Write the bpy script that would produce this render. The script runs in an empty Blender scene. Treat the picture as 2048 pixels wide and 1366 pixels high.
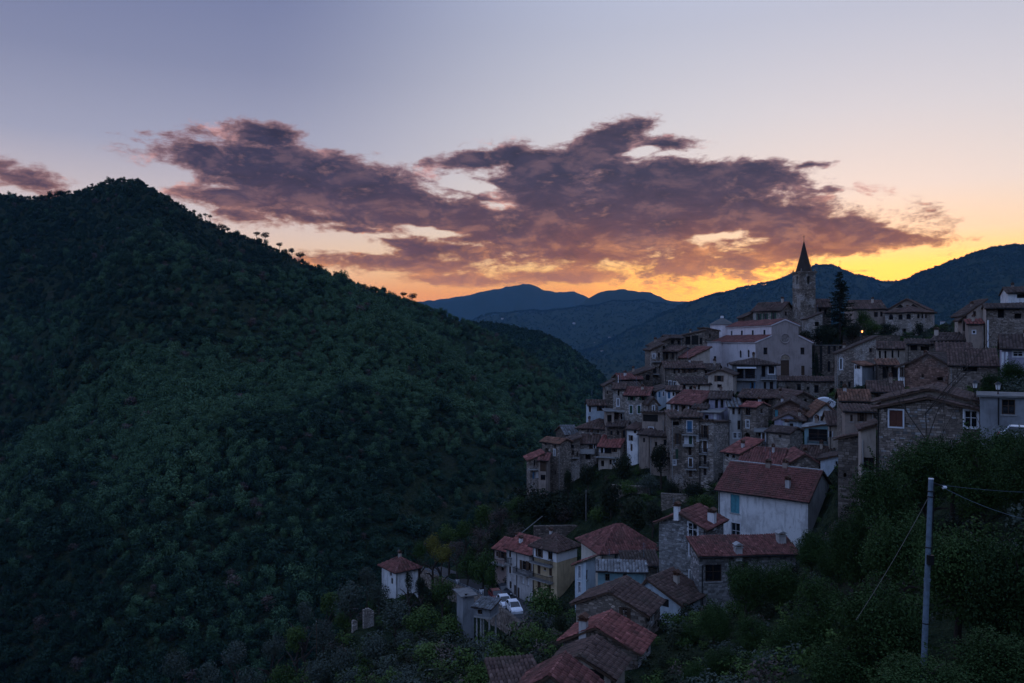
import bpy, math, random
import numpy as np
from mathutils import Vector, Matrix
random.seed(7); RNG = np.random.default_rng(7)
SC = bpy.context.scene
COL = SC.collection
F = 1600.0; CX = 1024.0; CY = 683.0          # focal length and centre of the photograph, in its own pixels

# ------------------------------------------------------------------ camera
cam_d = bpy.data.cameras.new('camera'); cam = bpy.data.objects.new('camera', cam_d); COL.objects.link(cam)
cam.location = (0, 0, 0); cam.rotation_euler = (math.radians(90), 0, 0)
cam_d.sensor_width = 36; cam_d.lens = F / 2048 * 36; cam_d.clip_start = 0.5; cam_d.clip_end = 20000
SC.camera = cam
SC.view_settings.view_transform = 'Standard'; SC.view_settings.look = 'None'
SC.view_settings.exposure = 0.0; SC.view_settings.gamma = 1.0
SC.render.engine = 'CYCLES'
SC.cycles.use_denoising = True
SC.cycles.max_bounces = 4; SC.cycles.diffuse_bounces = 2; SC.cycles.glossy_bounces = 2
SC.cycles.transmission_bounces = 2; SC.cycles.volume_bounces = 0; SC.cycles.transparent_max_bounces = 4
SC.cycles.sample_clamp_indirect = 4.0
SUN_AZ, SUN_EL = 24.0, 0.8                   # degrees to the right of the view axis, and above the horizon

# ------------------------------------------------------------------ sky
def lin(c):
    return tuple(((v / 255 + .055) / 1.055) ** 2.4 if v / 255 > .04045 else v / 255 / 12.92 for v in c)

class NT:
    def __init__(s, tree): s.t = tree; s.n = tree.nodes; s.l = tree.links
    def new(s, typ, **k):
        n = s.n.new(typ)
        for a, b in k.items(): setattr(n, a, b)
        return n
    def put(s, sock, v):
        if isinstance(v, bpy.types.NodeSocket): s.l.new(v, sock)
        elif v is not None: sock.default_value = v
    def m(s, op, a, b=None, c=None, clamp=False):
        n = s.new('ShaderNodeMath', operation=op, use_clamp=clamp)
        for i, v in enumerate((a, b, c)): s.put(n.inputs[i], v)
        return n.outputs[0]
    def v(s, op, a, b=None, scale=None):
        n = s.new('ShaderNodeVectorMath', operation=op)
        s.put(n.inputs[0], a); s.put(n.inputs[1], b)
        if scale is not None: s.put(n.inputs['Scale'], scale)
        return n.outputs['Value'] if op in ('LENGTH', 'DOT_PRODUCT') else n.outputs[0]
    def mix(s, f, a, b, typ='MIX'):
        n = s.new('ShaderNodeMix', data_type='RGBA', blend_type=typ)
        s.put(n.inputs[0], f); s.put(n.inputs[6], a); s.put(n.inputs[7], b)
        return n.outputs[2]
    def ramp(s, f, stops, interp='LINEAR'):
        n = s.new('ShaderNodeValToRGB'); r = n.color_ramp; r.interpolation = interp
        while len(r.elements) < len(stops): r.elements.new(.5)
        for e, (p, c) in zip(r.elements, stops):
            e.position = p; e.color = (*c, 1) if len(c) == 3 else c
        s.put(n.inputs[0], f); return n.outputs[0]
    def sstep(s, x, a, b, t0=0., t1=1.):
        n = s.new('ShaderNodeMapRange', interpolation_type='SMOOTHSTEP')
        for i, v in enumerate((x, a, b, t0, t1)): s.put(n.inputs[i], v)
        return n.outputs[0]
    def noise(s, vec, scale, detail=4, rough=.55, dist=0., out=0):
        n = s.new('ShaderNodeTexNoise')
        s.put(n.inputs['Vector'], vec); s.put(n.inputs['Scale'], scale); s.put(n.inputs['Detail'], detail)
        s.put(n.inputs['Roughness'], rough); s.put(n.inputs['Distortion'], dist)
        return n.outputs[out]

def azel(px, py):
    az = math.atan((px - CX) / F); el = math.atan((CY - py) / F * math.cos(az))
    return math.degrees(az), math.degrees(el)

# cloud masses: centre, half-axes (photo pixels, turned into degrees on the sky), tilt, weight
CLOUDS = [(610,356,265,52,6,1), (530,270,70,22,0,.8), (480,312,120,28,-4,1), (480,398,130,22,0,.8), (715,388,210,50,9,1),
 (850,428,240,36,6,1), (990,448,230,42,5,1), (1010,318,150,20,-3,1), (1200,290,110,28,-20,1), (1150,348,180,46,6,1),
 (1290,365,280,42,5,1), (1450,348,140,30,2,1), (1300,420,420,56,6,1), (1530,438,210,36,10,1), (1672,474,168,17,3,1),
 (1630,492,140,22,0,1), (1110,466,300,40,0,.8), (790,524,190,20,2,.62), (840,494,170,22,6,.62), (700,456,90,10,6,.6),
 (1170,506,260,26,0,.55), (1380,528,220,30,0,.45), (640,430,220,16,4,.6), (480,436,70,12,0,.55), (30,345,80,20,12,.36),
 (1325,288,75,16,0,.5), (920,560,120,12,0,.6), (1590,512,60,16,-6,.8), (1120,552,110,12,0,.6), (1660,384,24,7,0,.42), (1630,330,40,7,0,.42)]
HOLES = [(955,376,75,13,14,.75), (880,462,80,11,4,.8), (680,484,130,15,4,.9), (1430,472,75,10,-4,.62), (1290,300,30,10,0,.5), (340,345,60,20,0,.5), (1000,410,40,8,0,.5), (740,470,90,7,0,.4)]

def build_world():
    w = bpy.data.worlds.new('World'); SC.world = w; w.use_nodes = True
    T = NT(w.node_tree); T.n.clear()
    # cloud density on the sky sphere: x = azimuth, y = elevation, degrees
    g = bpy.data.node_groups.new('cloud_density', 'ShaderNodeTree')
    g.interface.new_socket('P', in_out='INPUT', socket_type='NodeSocketVector')
    g.interface.new_socket('D', in_out='OUTPUT', socket_type='NodeSocketFloat')
    g.interface.new_socket('N', in_out='OUTPUT', socket_type='NodeSocketFloat')
    G = NT(g); gi = G.new('NodeGroupInput').outputs[0]; go = G.new('NodeGroupOutput')
    str_ = G.v('MULTIPLY', gi, (.95, 2.2, 0))
    wn = G.noise(str_, .16, 3, .62, out=1)
    wp = G.v('ADD', gi, G.v('MULTIPLY', G.v('SUBTRACT', wn, (.5, .5, .5)), (3.2, 1.3, 0)))
    def blob(e, prev=None):      # each mass waits for the one before it, which keeps the shader's stack small
        px, py, a, b, tilt, wt = e
        az, el = azel(px, py); dpp = math.degrees(1 / F)
        mp = G.new('ShaderNodeMapping', vector_type='TEXTURE')
        G.put(mp.inputs[0], wp if prev is None else G.v('ADD', wp, G.m('MULTIPLY', prev, 1e-6)))
        mp.inputs[1].default_value = (az, el, 0); mp.inputs[2].default_value = (0, 0, math.radians(-tilt))
        mp.inputs[3].default_value = (a * dpp * math.cos(math.radians(az)), b * dpp * 1.06, 1)
        L = G.v('LENGTH', mp.outputs[0])
        return G.m('MULTIPLY', G.m('SUBTRACT', 1.18, L), wt)
    acc = None
    for e in CLOUDS:
        f = blob(e, acc); acc = f if acc is None else G.m('SMOOTH_MAX', acc, f, .25)
    for e in HOLES:
        acc = G.m('SUBTRACT', acc, G.m('MULTIPLY', G.m('MAXIMUM', blob(e, acc), 0), 1.1))
    n1 = G.noise(str_, .30, 5, .62, .6); n2 = G.noise(str_, 1.3, 4, .65)
    nn = G.m('ADD', G.m('MULTIPLY', G.m('SUBTRACT', n1, .5), 1.5), G.m('MULTIPLY', G.m('SUBTRACT', n2, .5), .8))
    G.put(go.inputs[0], G.m('ADD', G.m('MINIMUM', acc, .62), nn)); G.put(go.inputs[1], G.m('ADD', n1, G.m('MULTIPLY', n2, .13)))
    d = T.v('NORMALIZE', T.new('ShaderNodeTexCoord').outputs['Generated'])
    sx = T.new('ShaderNodeSeparateXYZ'); T.put(sx.inputs[0], d)
    az = T.m('MULTIPLY', T.m('ARCTAN2', sx.outputs[0], sx.outputs[1]), 57.29578)
    el = T.m('MULTIPLY', T.m('ARCSINE', sx.outputs[2]), 57.29578)
    cb = T.new('ShaderNodeCombineXYZ'); T.put(cb.inputs[0], az); T.put(cb.inputs[1], el)
    P = cb.outputs[0]
    dn = T.new('ShaderNodeGroup'); dn.node_tree = g; T.put(dn.inputs[0], P); D0, N1 = dn.outputs
    N2 = T.noise(T.v('MULTIPLY', T.v('ADD', T.v('ADD', P, (.4, -1.1, 0)), T.m('MULTIPLY', D0, 1e-6)), (.95, 2.2, 0)), .30, 4, .62, .6)
    N3 = T.noise(T.v('MULTIPLY', T.v('ADD', T.v('ADD', P, (.14, -.42, 0)), T.m('MULTIPLY', N2, 1e-6)), (.95, 2.2, 0)), 1.3, 3, .65); N2 = T.m('ADD', N2, T.m('MULTIPLY', N3, .13))
    # clear sky: three elevation ramps, towards the sunset, 57 degrees off it, and opposite to it
    c = T.m('COSINE', T.m('MULTIPLY', T.m('SUBTRACT', az, SUN_AZ), .0174533))
    t = T.m('MULTIPLY', T.m('SUBTRACT', 1, c), .5)
    e9 = T.m('DIVIDE', T.m('MAXIMUM', el, 0), 90)
    R = lambda st: T.ramp(e9, [(p / 90, lin(k)) for p, k in st])
    r_sun = R([(0, (255,118,20)), (3.4, (255,152,28)), (5.0, (255,190,78)), (7.0, (242,212,176)), (10, (226,214,208)), (15, (208,206,213)), (21, (186,190,208)), (30, (172,186,222)), (50, (156,182,236)), (90, (150,180,240))])
    r_left = R([(0, (255,136,66)), (3.4, (255,164,92)), (5.4, (244,200,164)), (8.5, (212,194,194)), (13, (158,158,182)), (18, (128,132,164)), (24, (106,114,154)), (34, (122,144,200)), (60, (142,172,232)), (90, (150,180,240))])
    r_back = R([(0, (134,154,204)), (6, (140,162,214)), (14, (145,170,226)), (30, (148,176,235)), (90, (150,180,240))])
    m1 = T.mix(T.sstep(t, -.01, .13), r_sun, r_left)
    sky = T.mix(T.sstep(t, .22, .8), m1, r_back)
    nish = T.new('ShaderNodeTexSky'); nish.sky_type = 'NISHITA'; nish.sun_disc = False
    nish.sun_elevation = math.radians(SUN_EL); nish.sun_rotation = math.radians(SUN_AZ)
    near_sun = T.m('MULTIPLY', T.sstep(el, 7.5, 3.2), T.sstep(t, .032, .0))
    sky = T.mix(1.0, sky, T.mix(near_sun, (0, 0, 0, 1), (1.0, .46, .02, 1)), 'ADD')
    sky = T.mix(1.0, sky, T.v('SCALE', nish.outputs[0], scale=.05), 'ADD')
    glow = T.m('MULTIPLY', T.sstep(el, 9.5, 3.0), T.sstep(t, .07, 0.0))     # near the sunken sun
    # cloud colour: violet grey high up, rust near the sunset, lit where it thins towards the sun
    dark = T.mix(T.sstep(el, 12.5, 5.5), (*lin((54, 47, 66)), 1), (*lin((108, 66, 64)), 1))
    dark = T.mix(T.m('MULTIPLY', glow, .75), dark, (*lin((206, 118, 52)), 1))
    dark = T.mix(T.m('MULTIPLY', T.sstep(el, 6.4, 3.6), .85), dark, (*lin((228, 146, 92)), 1))
    dark = T.mix(T.sstep(T.noise(P, .22, 4), .35, .75, 0, .5), dark, (*lin((80, 64, 80)), 1))
    lit = T.mix(T.sstep(el, 12, 5), (*lin((226, 168, 162)), 1), (*lin((255, 166, 82)), 1))
    rel = T.m('SUBTRACT', N1, N2)                                             # relief: thinner on the side of the sun
    edge = T.sstep(D0, .55, .0)
    rim = T.m('MAXIMUM', T.m('MULTIPLY', T.sstep(rel, -.02, .24), T.m('ADD', T.m('MULTIPLY', edge, .9), T.sstep(el, 11, 4.5, .12, .4))), T.m('MULTIPLY', edge, .42))
    cc = T.mix(T.m('MULTIPLY', T.sstep(rel, .02, -.26), .7), dark, T.mix(.5, dark, (0, 0, 0, 1)))
    cc = T.mix(rim, cc, lit)
    cover = T.sstep(D0, -.14, .28)
    cloudy = T.mix(T.m('MULTIPLY', cover, .97), sky, cc)
    b0 = T.new('ShaderNodeBackground'); T.put(b0.inputs[0], sky); b1 = T.new('ShaderNodeBackground'); T.put(b1.inputs[0], cloudy)
    inside = T.m('MULTIPLY', T.m('MULTIPLY', T.m('LESS_THAN', el, 20), T.m('GREATER_THAN', el, -1)), T.m('LESS_THAN', T.m('ABSOLUTE', az), 46))
    bg = T.new('ShaderNodeMixShader'); T.put(bg.inputs[0], inside); T.l.new(b0.outputs[0], bg.inputs[1]); T.l.new(b1.outputs[0], bg.inputs[2])
    out = T.new('ShaderNodeOutputWorld'); T.l.new(bg.outputs[0], out.inputs[0])
    w.cycles.sampling_method = 'MANUAL'; w.cycles.sample_map_resolution = 1024
build_world()

# the sun has gone behind the ridge: only a weak, low, warm lamp is left, and the hills stand in its way
sd = bpy.data.lights.new('sun', 'SUN'); so = bpy.data.objects.new('sun', sd); COL.objects.link(so)
sd.energy = .4; sd.angle = math.radians(.5); sd.color = (1, .62, .32)
sv = Vector((math.sin(math.radians(SUN_AZ)) * math.cos(math.radians(SUN_EL)), math.cos(math.radians(SUN_AZ)) * math.cos(math.radians(SUN_EL)), math.sin(math.radians(SUN_EL))))
so.rotation_euler = sv.to_track_quat('Z', 'Y').to_euler(); so.location = (0, 0, 200)

# ------------------------------------------------------------------ materials
MATS = {}
def mat(name, fn):
    if name in MATS: return MATS[name]
    m = bpy.data.materials.new(name); m.use_nodes = True; T = NT(m.node_tree)
    b = T.n['Principled BSDF']; b.inputs['Specular IOR Level'].default_value = .25
    fn(T, b); MATS[name] = m; return m
def pos(T): return T.new('ShaderNodeNewGeometry').outputs['Position']
def tint(T, nm='tint'):
    a = T.new('ShaderNodeAttribute', attribute_name=nm); return a.outputs['Fac']
def bump(T, b, h, strength=.5, dist=.05):
    n = T.new('ShaderNodeBump'); n.inputs['Strength'].default_value = strength; n.inputs['Distance'].default_value = dist
    T.put(n.inputs['Height'], h); T.l.new(n.outputs[0], b.inputs['Normal'])
def scl(c, k): return (c[0] * k, c[1] * k, c[2] * k, 1)

def m_stone(c, size=.42, patch=None, name=None):
    def fn(T, b):
        P = T.v('MULTIPLY', pos(T), (1, 1, 1.75))
        Pw = T.v('ADD', P, T.v('MULTIPLY', T.noise(P, 1.6, 3, out=1), (.35, .35, .35)))
        vo = T.new('ShaderNodeTexVoronoi', feature='F1'); T.put(vo.inputs['Vector'], Pw); vo.inputs['Scale'].default_value = 1 / size
        ve = T.new('ShaderNodeTexVoronoi', feature='DISTANCE_TO_EDGE'); T.put(ve.inputs['Vector'], Pw); ve.inputs['Scale'].default_value = 1 / size
        sp = T.new('ShaderNodeSeparateColor'); T.put(sp.inputs[0], vo.outputs['Color'])
        base = T.ramp(sp.outputs[0], [(0, scl(c, .38)[:3]), (.35, scl(c, .8)[:3]), (.7, scl(c, 1.1)[:3]), (1, scl((c[0] * 1.05, c[1] * 1.02, c[2]), 1.9)[:3])])
        big = T.noise(pos(T), .22, 5, .6)
        base = T.mix(T.sstep(big, .42, .68, 0, .55), base, scl(c, .5))
        if patch:
            base = T.mix(T.sstep(T.noise(pos(T), .33, 5, .65), .5, .58, 0, .8), base, (*patch, 1))
        joint = T.sstep(ve.outputs['Distance'], .02, .12)
        base = T.mix(joint, scl(c, .55), base)
        T.put(b.inputs['Base Color'], base); b.inputs['Roughness'].default_value = .92
        bump(T, b, T.m('ADD', T.m('MULTIPLY', joint, .8), T.m('MULTIPLY', T.noise(pos(T), 14, 4), .35)), .9, .07)
    return mat(name or 'stone_%d_%d' % (int(c[0] * 1000), int(c[2] * 1000)), fn)
def m_plaster(c, wear=.5, name=None):
    def fn(T, b):
        p = pos(T)
        n1 = T.noise(p, .5, 6, .65); n2 = T.noise(T.v('MULTIPLY', p, (1, 1, .18)), 2.2, 4, .6); n3 = T.noise(p, 7, 4, .6)
        base = T.mix(T.sstep(n1, .45, .72, 0, wear), (*c, 1), (c[0] * .42, c[1] * .40, c[2] * .40, 1))
        base = T.mix(T.sstep(n2, .47, .68, 0, wear), base, scl(c, .48))
        base = T.mix(T.sstep(n3, .6, .75, 0, .35), base, scl(c, .75))
        crack = T.sstep(T.noise(p, 1.1, 8, .7, .8), .60, .66, 0, wear * .55)
        base = T.mix(crack, base, (.2, .165, .14, 1))
        T.put(b.inputs['Base Color'], base); b.inputs['Roughness'].default_value = .9
        bump(T, b, T.m('ADD', n3, T.m('MULTIPLY', crack, -.6)), .4, .03)
    return mat(name or 'plaster_%d_%d_%d' % tuple(int(v * 1000) for v in c), fn)
def m_tiles(c, moss=.4, name=None):
    def fn(T, b):
        p = pos(T); t = tint(T)
        base = T.ramp(t, [(0, scl(c, .45)[:3]), (.4, scl(c, .85)[:3]), (.8, scl(c, 1.1)[:3]), (1, (c[0] * 1.5, c[1] * 1.6, c[2] * 1.6))])
        base = T.mix(T.sstep(T.noise(p, .45, 5, .65), .45, .7, 0, moss), base, (.055, .05, .036, 1))
        base = T.mix(T.sstep(T.noise(p, 5, 4, .6), .55, .75, 0, .4), base, scl(c, .45))
        T.put(b.inputs['Base Color'], base); b.inputs['Roughness'].default_value = .85
        bump(T, b, T.noise(p, 12, 4), .4, .02)
    return mat(name or 'tiles_%d_%d' % (int(c[0] * 1000), int(c[1] * 1000)), fn)
def m_flat(c, rough=.7, metal=0., var=.25, scale=3., name=None):
    def fn(T, b):
        n = T.noise(pos(T), scale, 4, .6)
        T.put(b.inputs['Base Color'], T.mix(T.sstep(n, .4, .7, 0, var * 2), (*c, 1), scl(c, .55)))
        b.inputs['Roughness'].default_value = rough; b.inputs['Metallic'].default_value = metal
    return mat(name or 'flat_%d_%d_%d_%d' % (*(int(v * 1000) for v in c), int(rough * 100)), fn)
def m_leaf(c1, c2, name):
    def fn(T, b):
        oi = T.new('ShaderNodeObjectInfo').outputs['Random']
        base = T.mix(T.m('ADD', T.m('MULTIPLY', tint(T), .5), T.m('MULTIPLY', oi, .5)), (*c1, 1), (*c2, 1))
        base = T.mix(T.sstep(T.noise(pos(T), .012, 4, .6), .4, .65, 0, .5), base, scl(c1, .75))
        T.put(b.inputs['Base Color'], base); b.inputs['Roughness'].default_value = .75
        b.inputs['Specular IOR Level'].default_value = .12
    return mat(name, fn)
def m_glass():
    def fn(T, b):
        b.inputs['Base Color'].default_value = (.012, .014, .018, 1); b.inputs['Roughness'].default_value = .1
        b.inputs['Specular IOR Level'].default_value = .6
    return mat('window_glass', fn)

STONE = {
 'stone': m_stone((.275, .225, .185)), 'stone_dark': m_stone((.155, .125, .103)), 'stone_pale': m_stone((.40, .345, .30), .4, (.5, .46, .43)),
 'stone_grey': m_stone((.26, .25, .245), .4), 'stone_patch': m_stone((.26, .21, .175), .4, (.48, .43, .39)), 'brick': m_stone((.27, .165, .13), .26, (.3, .25, .22)),
 'tower': m_stone((.25, .205, .17), .38, (.52, .48, .44))}
PLAS = {
 'white': m_plaster((.76, .75, .74), .62), 'white_clean': m_plaster((.78, .76, .75), .2), 'cream': m_plaster((.60, .54, .46), .4), 'yellow': m_plaster((.58, .44, .27), .45),
 'pink': m_plaster((.50, .37, .33), .4), 'grey': m_plaster((.50, .475, .46), .55), 'beige': m_plaster((.49, .41, .34), .55), 'brownp': m_plaster((.33, .26, .215), .65),
 'blue': m_plaster((.50, .57, .62), .4), 'teal': m_plaster((.20, .33, .36), .5), 'lilac': m_plaster((.36, .34, .42), .5), 'church': m_plaster((.37, .305, .285), .4),
 'church_side': m_plaster((.74, .67, .68), .3), 'concrete': m_plaster((.25, .26, .275), .5), 'green': m_plaster((.10, .16, .12), .5)}
WALLS = {**STONE, **PLAS}
TILES = {'red': m_tiles((.27, .09, .075), .35), 'red2': m_tiles((.20, .075, .064), .5), 'brown': m_tiles((.122, .073, .06), .55), 'dark': m_tiles((.095, .064, .055), .6),
 'rust': m_tiles((.21, .10, .065), .5), 'grey': m_tiles((.16, .16, .165), .4), 'slate': m_tiles((.24, .235, .235), .4)}
GLASS = m_glass()
M_WHITE = m_flat((.68, .68, .70), .6, 0, .15); M_WOOD = m_flat((.085, .052, .035), .8); M_DARK = m_flat((.02, .018, .017), .9)
M_IRON = m_flat((.03, .03, .033), .5, .6); M_GREEN = m_flat((.035, .085, .055), .6); M_BROWN = m_flat((.125, .05, .035), .8)
M_TEAL = m_flat((.09, .30, .36), .6); M_BLUE = m_flat((.06, .17, .30), .6); M_SLAB = m_flat((.34, .33, .32), .9); M_STEEL = m_flat((.17, .225, .28), .55, .2, .35, 6.)
M_BARK = m_flat((.06, .048, .04), .95, 0, .5, 8); M_RED = m_flat((.36, .05, .04), .6)

# ------------------------------------------------------------------ mesh helpers
class MB:
    """Collects faces and links them as one mesh object."""
    def __init__(s): s.v = []; s.f = []; s.t = []
    def face(s, pts, t=0.):
        i = len(s.v); s.v += [tuple(p) for p in pts]; s.t += [t] * len(pts); s.f.append(tuple(range(i, i + len(pts)))); return s
    def hexa(s, p, t=0.):                       # 8 corners: bottom ring, then top ring
        i = len(s.v); s.v += [tuple(q) for q in p]; s.t += [t] * 8
        for a in ((3, 2, 1, 0), (4, 5, 6, 7), (0, 1, 5, 4), (1, 2, 6, 5), (2, 3, 7, 6), (3, 0, 4, 7)): s.f.append(tuple(i + k for k in a))
        return s
    def box(s, x0, x1, y0, y1, z0, z1, t=0.):
        return s.hexa([(x0, y0, z0), (x1, y0, z0), (x1, y1, z0), (x0, y1, z0), (x0, y0, z1), (x1, y0, z1), (x1, y1, z1), (x0, y1, z1)], t)
    def obox(s, O, U, N, a0, a1, n0, n1, z0, z1, t=0.):   # box in a face's own axes: along U, out along N, up
        q = lambda a, n, z: O + U * a + N * n + Vector((0, 0, z))
        return s.hexa([q(a0, n0, z0), q(a1, n0, z0), q(a1, n1, z0), q(a0, n1, z0), q(a0, n0, z1), q(a1, n0, z1), q(a1, n1, z1), q(a0, n1, z1)], t)
    def tube(s, p, q, r0, r1=None, n=6, t=0., caps=True):
        r1 = r0 if r1 is None else r1; p = Vector(p); q = Vector(q); d = (q - p).normalized()
        a = d.orthogonal().normalized(); b = d.cross(a); i = len(s.v)
        for c, r in ((p, r0), (q, r1)):
            for k in range(n):
                w = 2 * math.pi * k / n; s.v.append(tuple(c + a * (math.cos(w) * r) + b * (math.sin(w) * r))); s.t.append(t)
        for k in range(n): s.f.append((i + k, i + (k + 1) % n, i + n + (k + 1) % n, i + n + k))
        if caps: s.f.append(tuple(range(i + n - 1, i - 1, -1))); s.f.append(tuple(range(i + n, i + 2 * n)))
        return s
    def mesh(s, name, material=None):
        me = bpy.data.meshes.new(name); me.from_pydata(s.v, [], s.f); me.update()
        if any(s.t):
            a = me.attributes.new('tint', 'FLOAT', 'POINT'); a.data.foreach_set('value', s.t)
        if material: me.materials.append(material)
        return me
    def build(s, name, material, parent=None, smooth=False, **k):
        me = s.mesh(name, material)
        if smooth: me.polygons.foreach_set('use_smooth', [True] * len(me.polygons))
        return link(name, me, parent, **k)
def link(name, me, parent=None, **k):
    o = bpy.data.objects.new(name, me); COL.objects.link(o)
    if parent is not None: o.parent = parent
    for a, b in k.items():
        if b is not None: o[a] = b
    return o
def empty(name, loc, rz=0., **k):
    o = link(name, None, None, **k); o.location = loc; o.rotation_euler = (0, 0, rz); o.empty_display_size = .5; return o
def np_mesh(name, V, Q, material, tints=None):
    """V (n,3), Q (m,4) quads, built fast."""
    me = bpy.data.meshes.new(name); V = np.asarray(V, np.float32); Q = np.asarray(Q, np.int32); k = Q.shape[1]
    me.vertices.add(len(V)); me.vertices.foreach_set('co', V.ravel())
    me.loops.add(Q.size); me.loops.foreach_set('vertex_index', Q.ravel())
    me.polygons.add(len(Q)); me.polygons.foreach_set('loop_start', np.arange(0, Q.size, k, dtype=np.int32)); me.polygons.foreach_set('loop_total', np.full(len(Q), k, np.int32))
    if tints is not None:
        a = me.attributes.new('tint', 'FLOAT', 'POINT'); a.data.foreach_set('value', np.asarray(tints, np.float32))
    if material: me.materials.append(material)
    me.update(calc_edges=True); me.validate(); return me
def ray(px, py): return Vector(((px - CX) / F, 1, (CY - py) / F))
def at(px, py, D): return ray(px, py) * D

# ------------------------------------------------------------------ terrain
def vnoise(x, y, seed=0):
    xi = np.floor(x).astype(np.int64); yi = np.floor(y).astype(np.int64); fx = x - xi; fy = y - yi
    fx = fx * fx * (3 - 2 * fx); fy = fy * fy * (3 - 2 * fy)
    def h(a, b):
        n = (a * 374761393 + b * 668265263 + seed * 1442695041) & 0x7fffffff
        n = ((n ^ (n >> 13)) * 1274126177) & 0x7fffffff
        return ((n ^ (n >> 16)) & 0xffff) / 65535.0
    return (h(xi, yi) * (1 - fx) + h(xi + 1, yi) * fx) * (1 - fy) + (h(xi, yi + 1) * (1 - fx) + h(xi + 1, yi + 1) * fx) * fy
def fbm(x, y, octs=4, seed=0):
    s = 0; a = .5
    for k in range(octs): s = s + a * (vnoise(x * 2 ** k, y * 2 ** k, seed + k) - .5); a *= .5
    return s
RIDGES = [  # (photo x, photo y, depth) along each crest; slope towards us; slope behind; rounding
 ([(-1800,560,700), (-900,470,900), (-400,430,950), (0,397,960), (80,402,960), (160,388,940), (215,370,920), (240,366,910), (275,367,900), (315,388,890), (390,432,880), (440,457,870), (520,483,860), (600,520,850),
   (700,563,830), (830,604,800), (960,655,780), (1060,712,750), (1130,775,730), (1180,850,700), (1260,960,660), (1400,1100,640)], .72, .5, 22),
 ([(-1800,900,500), (-300,850,640), (-100,770,680), (50,690,690), (150,612,690), (250,545,690), (330,520,690), (450,540,680), (600,592,670), (750,655,660), (900,735,650), (1000,815,640), (1100,930,620), (1300,1150,600)], .68, .45, 55),
 ([(-300,1100,470), (60,930,480), (250,900,480), (420,868,490), (560,850,500), (700,845,510), (850,850,520), (980,890,520), (1100,1000,520), (1300,1200,500)], .55, .42, 40),
 ([(700,700,1500), (850,660,1475), (960,648,1460), (1020,657,1440), (1080,670,1415), (1120,687,1400), (1160,716,1388), (1200,748,1375), (1225,785,1360), (1260,850,1350), (1500,1000,1325)], .6, .5, 25),
 ([(-1800,600,11000), (500,640,11000), (780,614,11000), (847,604,11000), (941,588,11000), (985,578,11000), (1020,570,11000), (1046,564,11000), (1075,572,11000), (1110,584,11000), (1149,582,11000), (1178,596,11000), (1230,610,11000), (1500,640,11000), (3800,640,11000)], .5, .4, 30),
 ([(700,720,8600), (1100,640,8600), (1178,597,8600), (1210,582,8600), (1251,579,8600), (1298,585,8600), (1342,598,8600), (1383,604,8600), (1500,630,8600), (3800,640,8600)], .5, .4, 40),
 ([(600,700,7200), (850,660,7200), (947,636,7200), (988,627,7200), (1064,622,7200), (1175,613,7200), (1225,600,7200), (1290,600,7200), (1400,620,7100), (1600,640,7000)], .3, .4, 60),
 ([(1000,760,5400), (1200,690,5400), (1320,630,5400), (1383,604,5400), (1430,587,5400), (1500,574,5400), (1560,560,5400), (1605,545,5400), (1632,532,5400), (1662,533,5400), (1700,547,5400), (1760,562,5400), (1800,568,5400), (1900,575,5400), (2300,580,5400), (3800,580,5400)], .34, .5, 30),
 ([(1400,720,4200), (1600,660,4200), (1720,610,4200), (1800,570,4200), (1850,550,4200), (1900,527,4200), (1950,507,4200), (2000,494,4200), (2048,487,4200), (2300,455,4200), (2800,470,4200), (3800,520,4200)], .38, .5, 30)]
RDATA = []
for pts, sf, sb, soft in RIDGES:
    a = np.array(pts, float); RDATA.append((a[:, 0], a[:, 1], a[:, 2], sf, sb, soft))
def cyl(X, Y):
    """column (photo x) and depth of a ground point; beyond 62 degrees off axis the same hills go on in a ring"""
    az = np.clip(np.arctan2(X, Y), -1.09, 1.09); r = np.hypot(X, Y)
    return CX + F * np.tan(az), r * np.cos(az)
def ridge_h(k, px, Y):
    xs, ys, ds, sf, sb, soft = RDATA[k]
    yr = np.interp(px, xs, ys); Yr = np.interp(px, xs, ds); zr = (CY - yr) / F * Yr; dy = Y - Yr
    e = np.sqrt(dy * dy + soft * soft) - soft
    return zr - np.where(dy < 0, sf, sb) * e
def mountains(X, Y):
    px, D = cyl(X, Y); H = np.full(np.shape(X), -152.0)
    for k in range(len(RDATA)):
        h = ridge_h(k, px, D); m = np.maximum(H, h); d = np.abs(H - h); H = m + np.clip(8 - d, 0, None) ** 2 / 32
    s = np.clip(D / 900, .3, 6)
    fold = np.clip((np.interp(px, RDATA[0][0], RDATA[0][2]) - 40 - D) / 130, 0, 1) * np.clip((D - 300) / 80, 0, 1) * (px < 1400)
    H = H + fold * (26 - 110 * np.abs(fbm(X / 150 + .35 * Y / 150, Y / 340, 3, 31)))
    return H + fbm(X / 90, Y / 90, 4, 3) * 10 * s * .8 + fbm(X / 260, Y / 260, 3, 9) * 14 * s * .6

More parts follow.
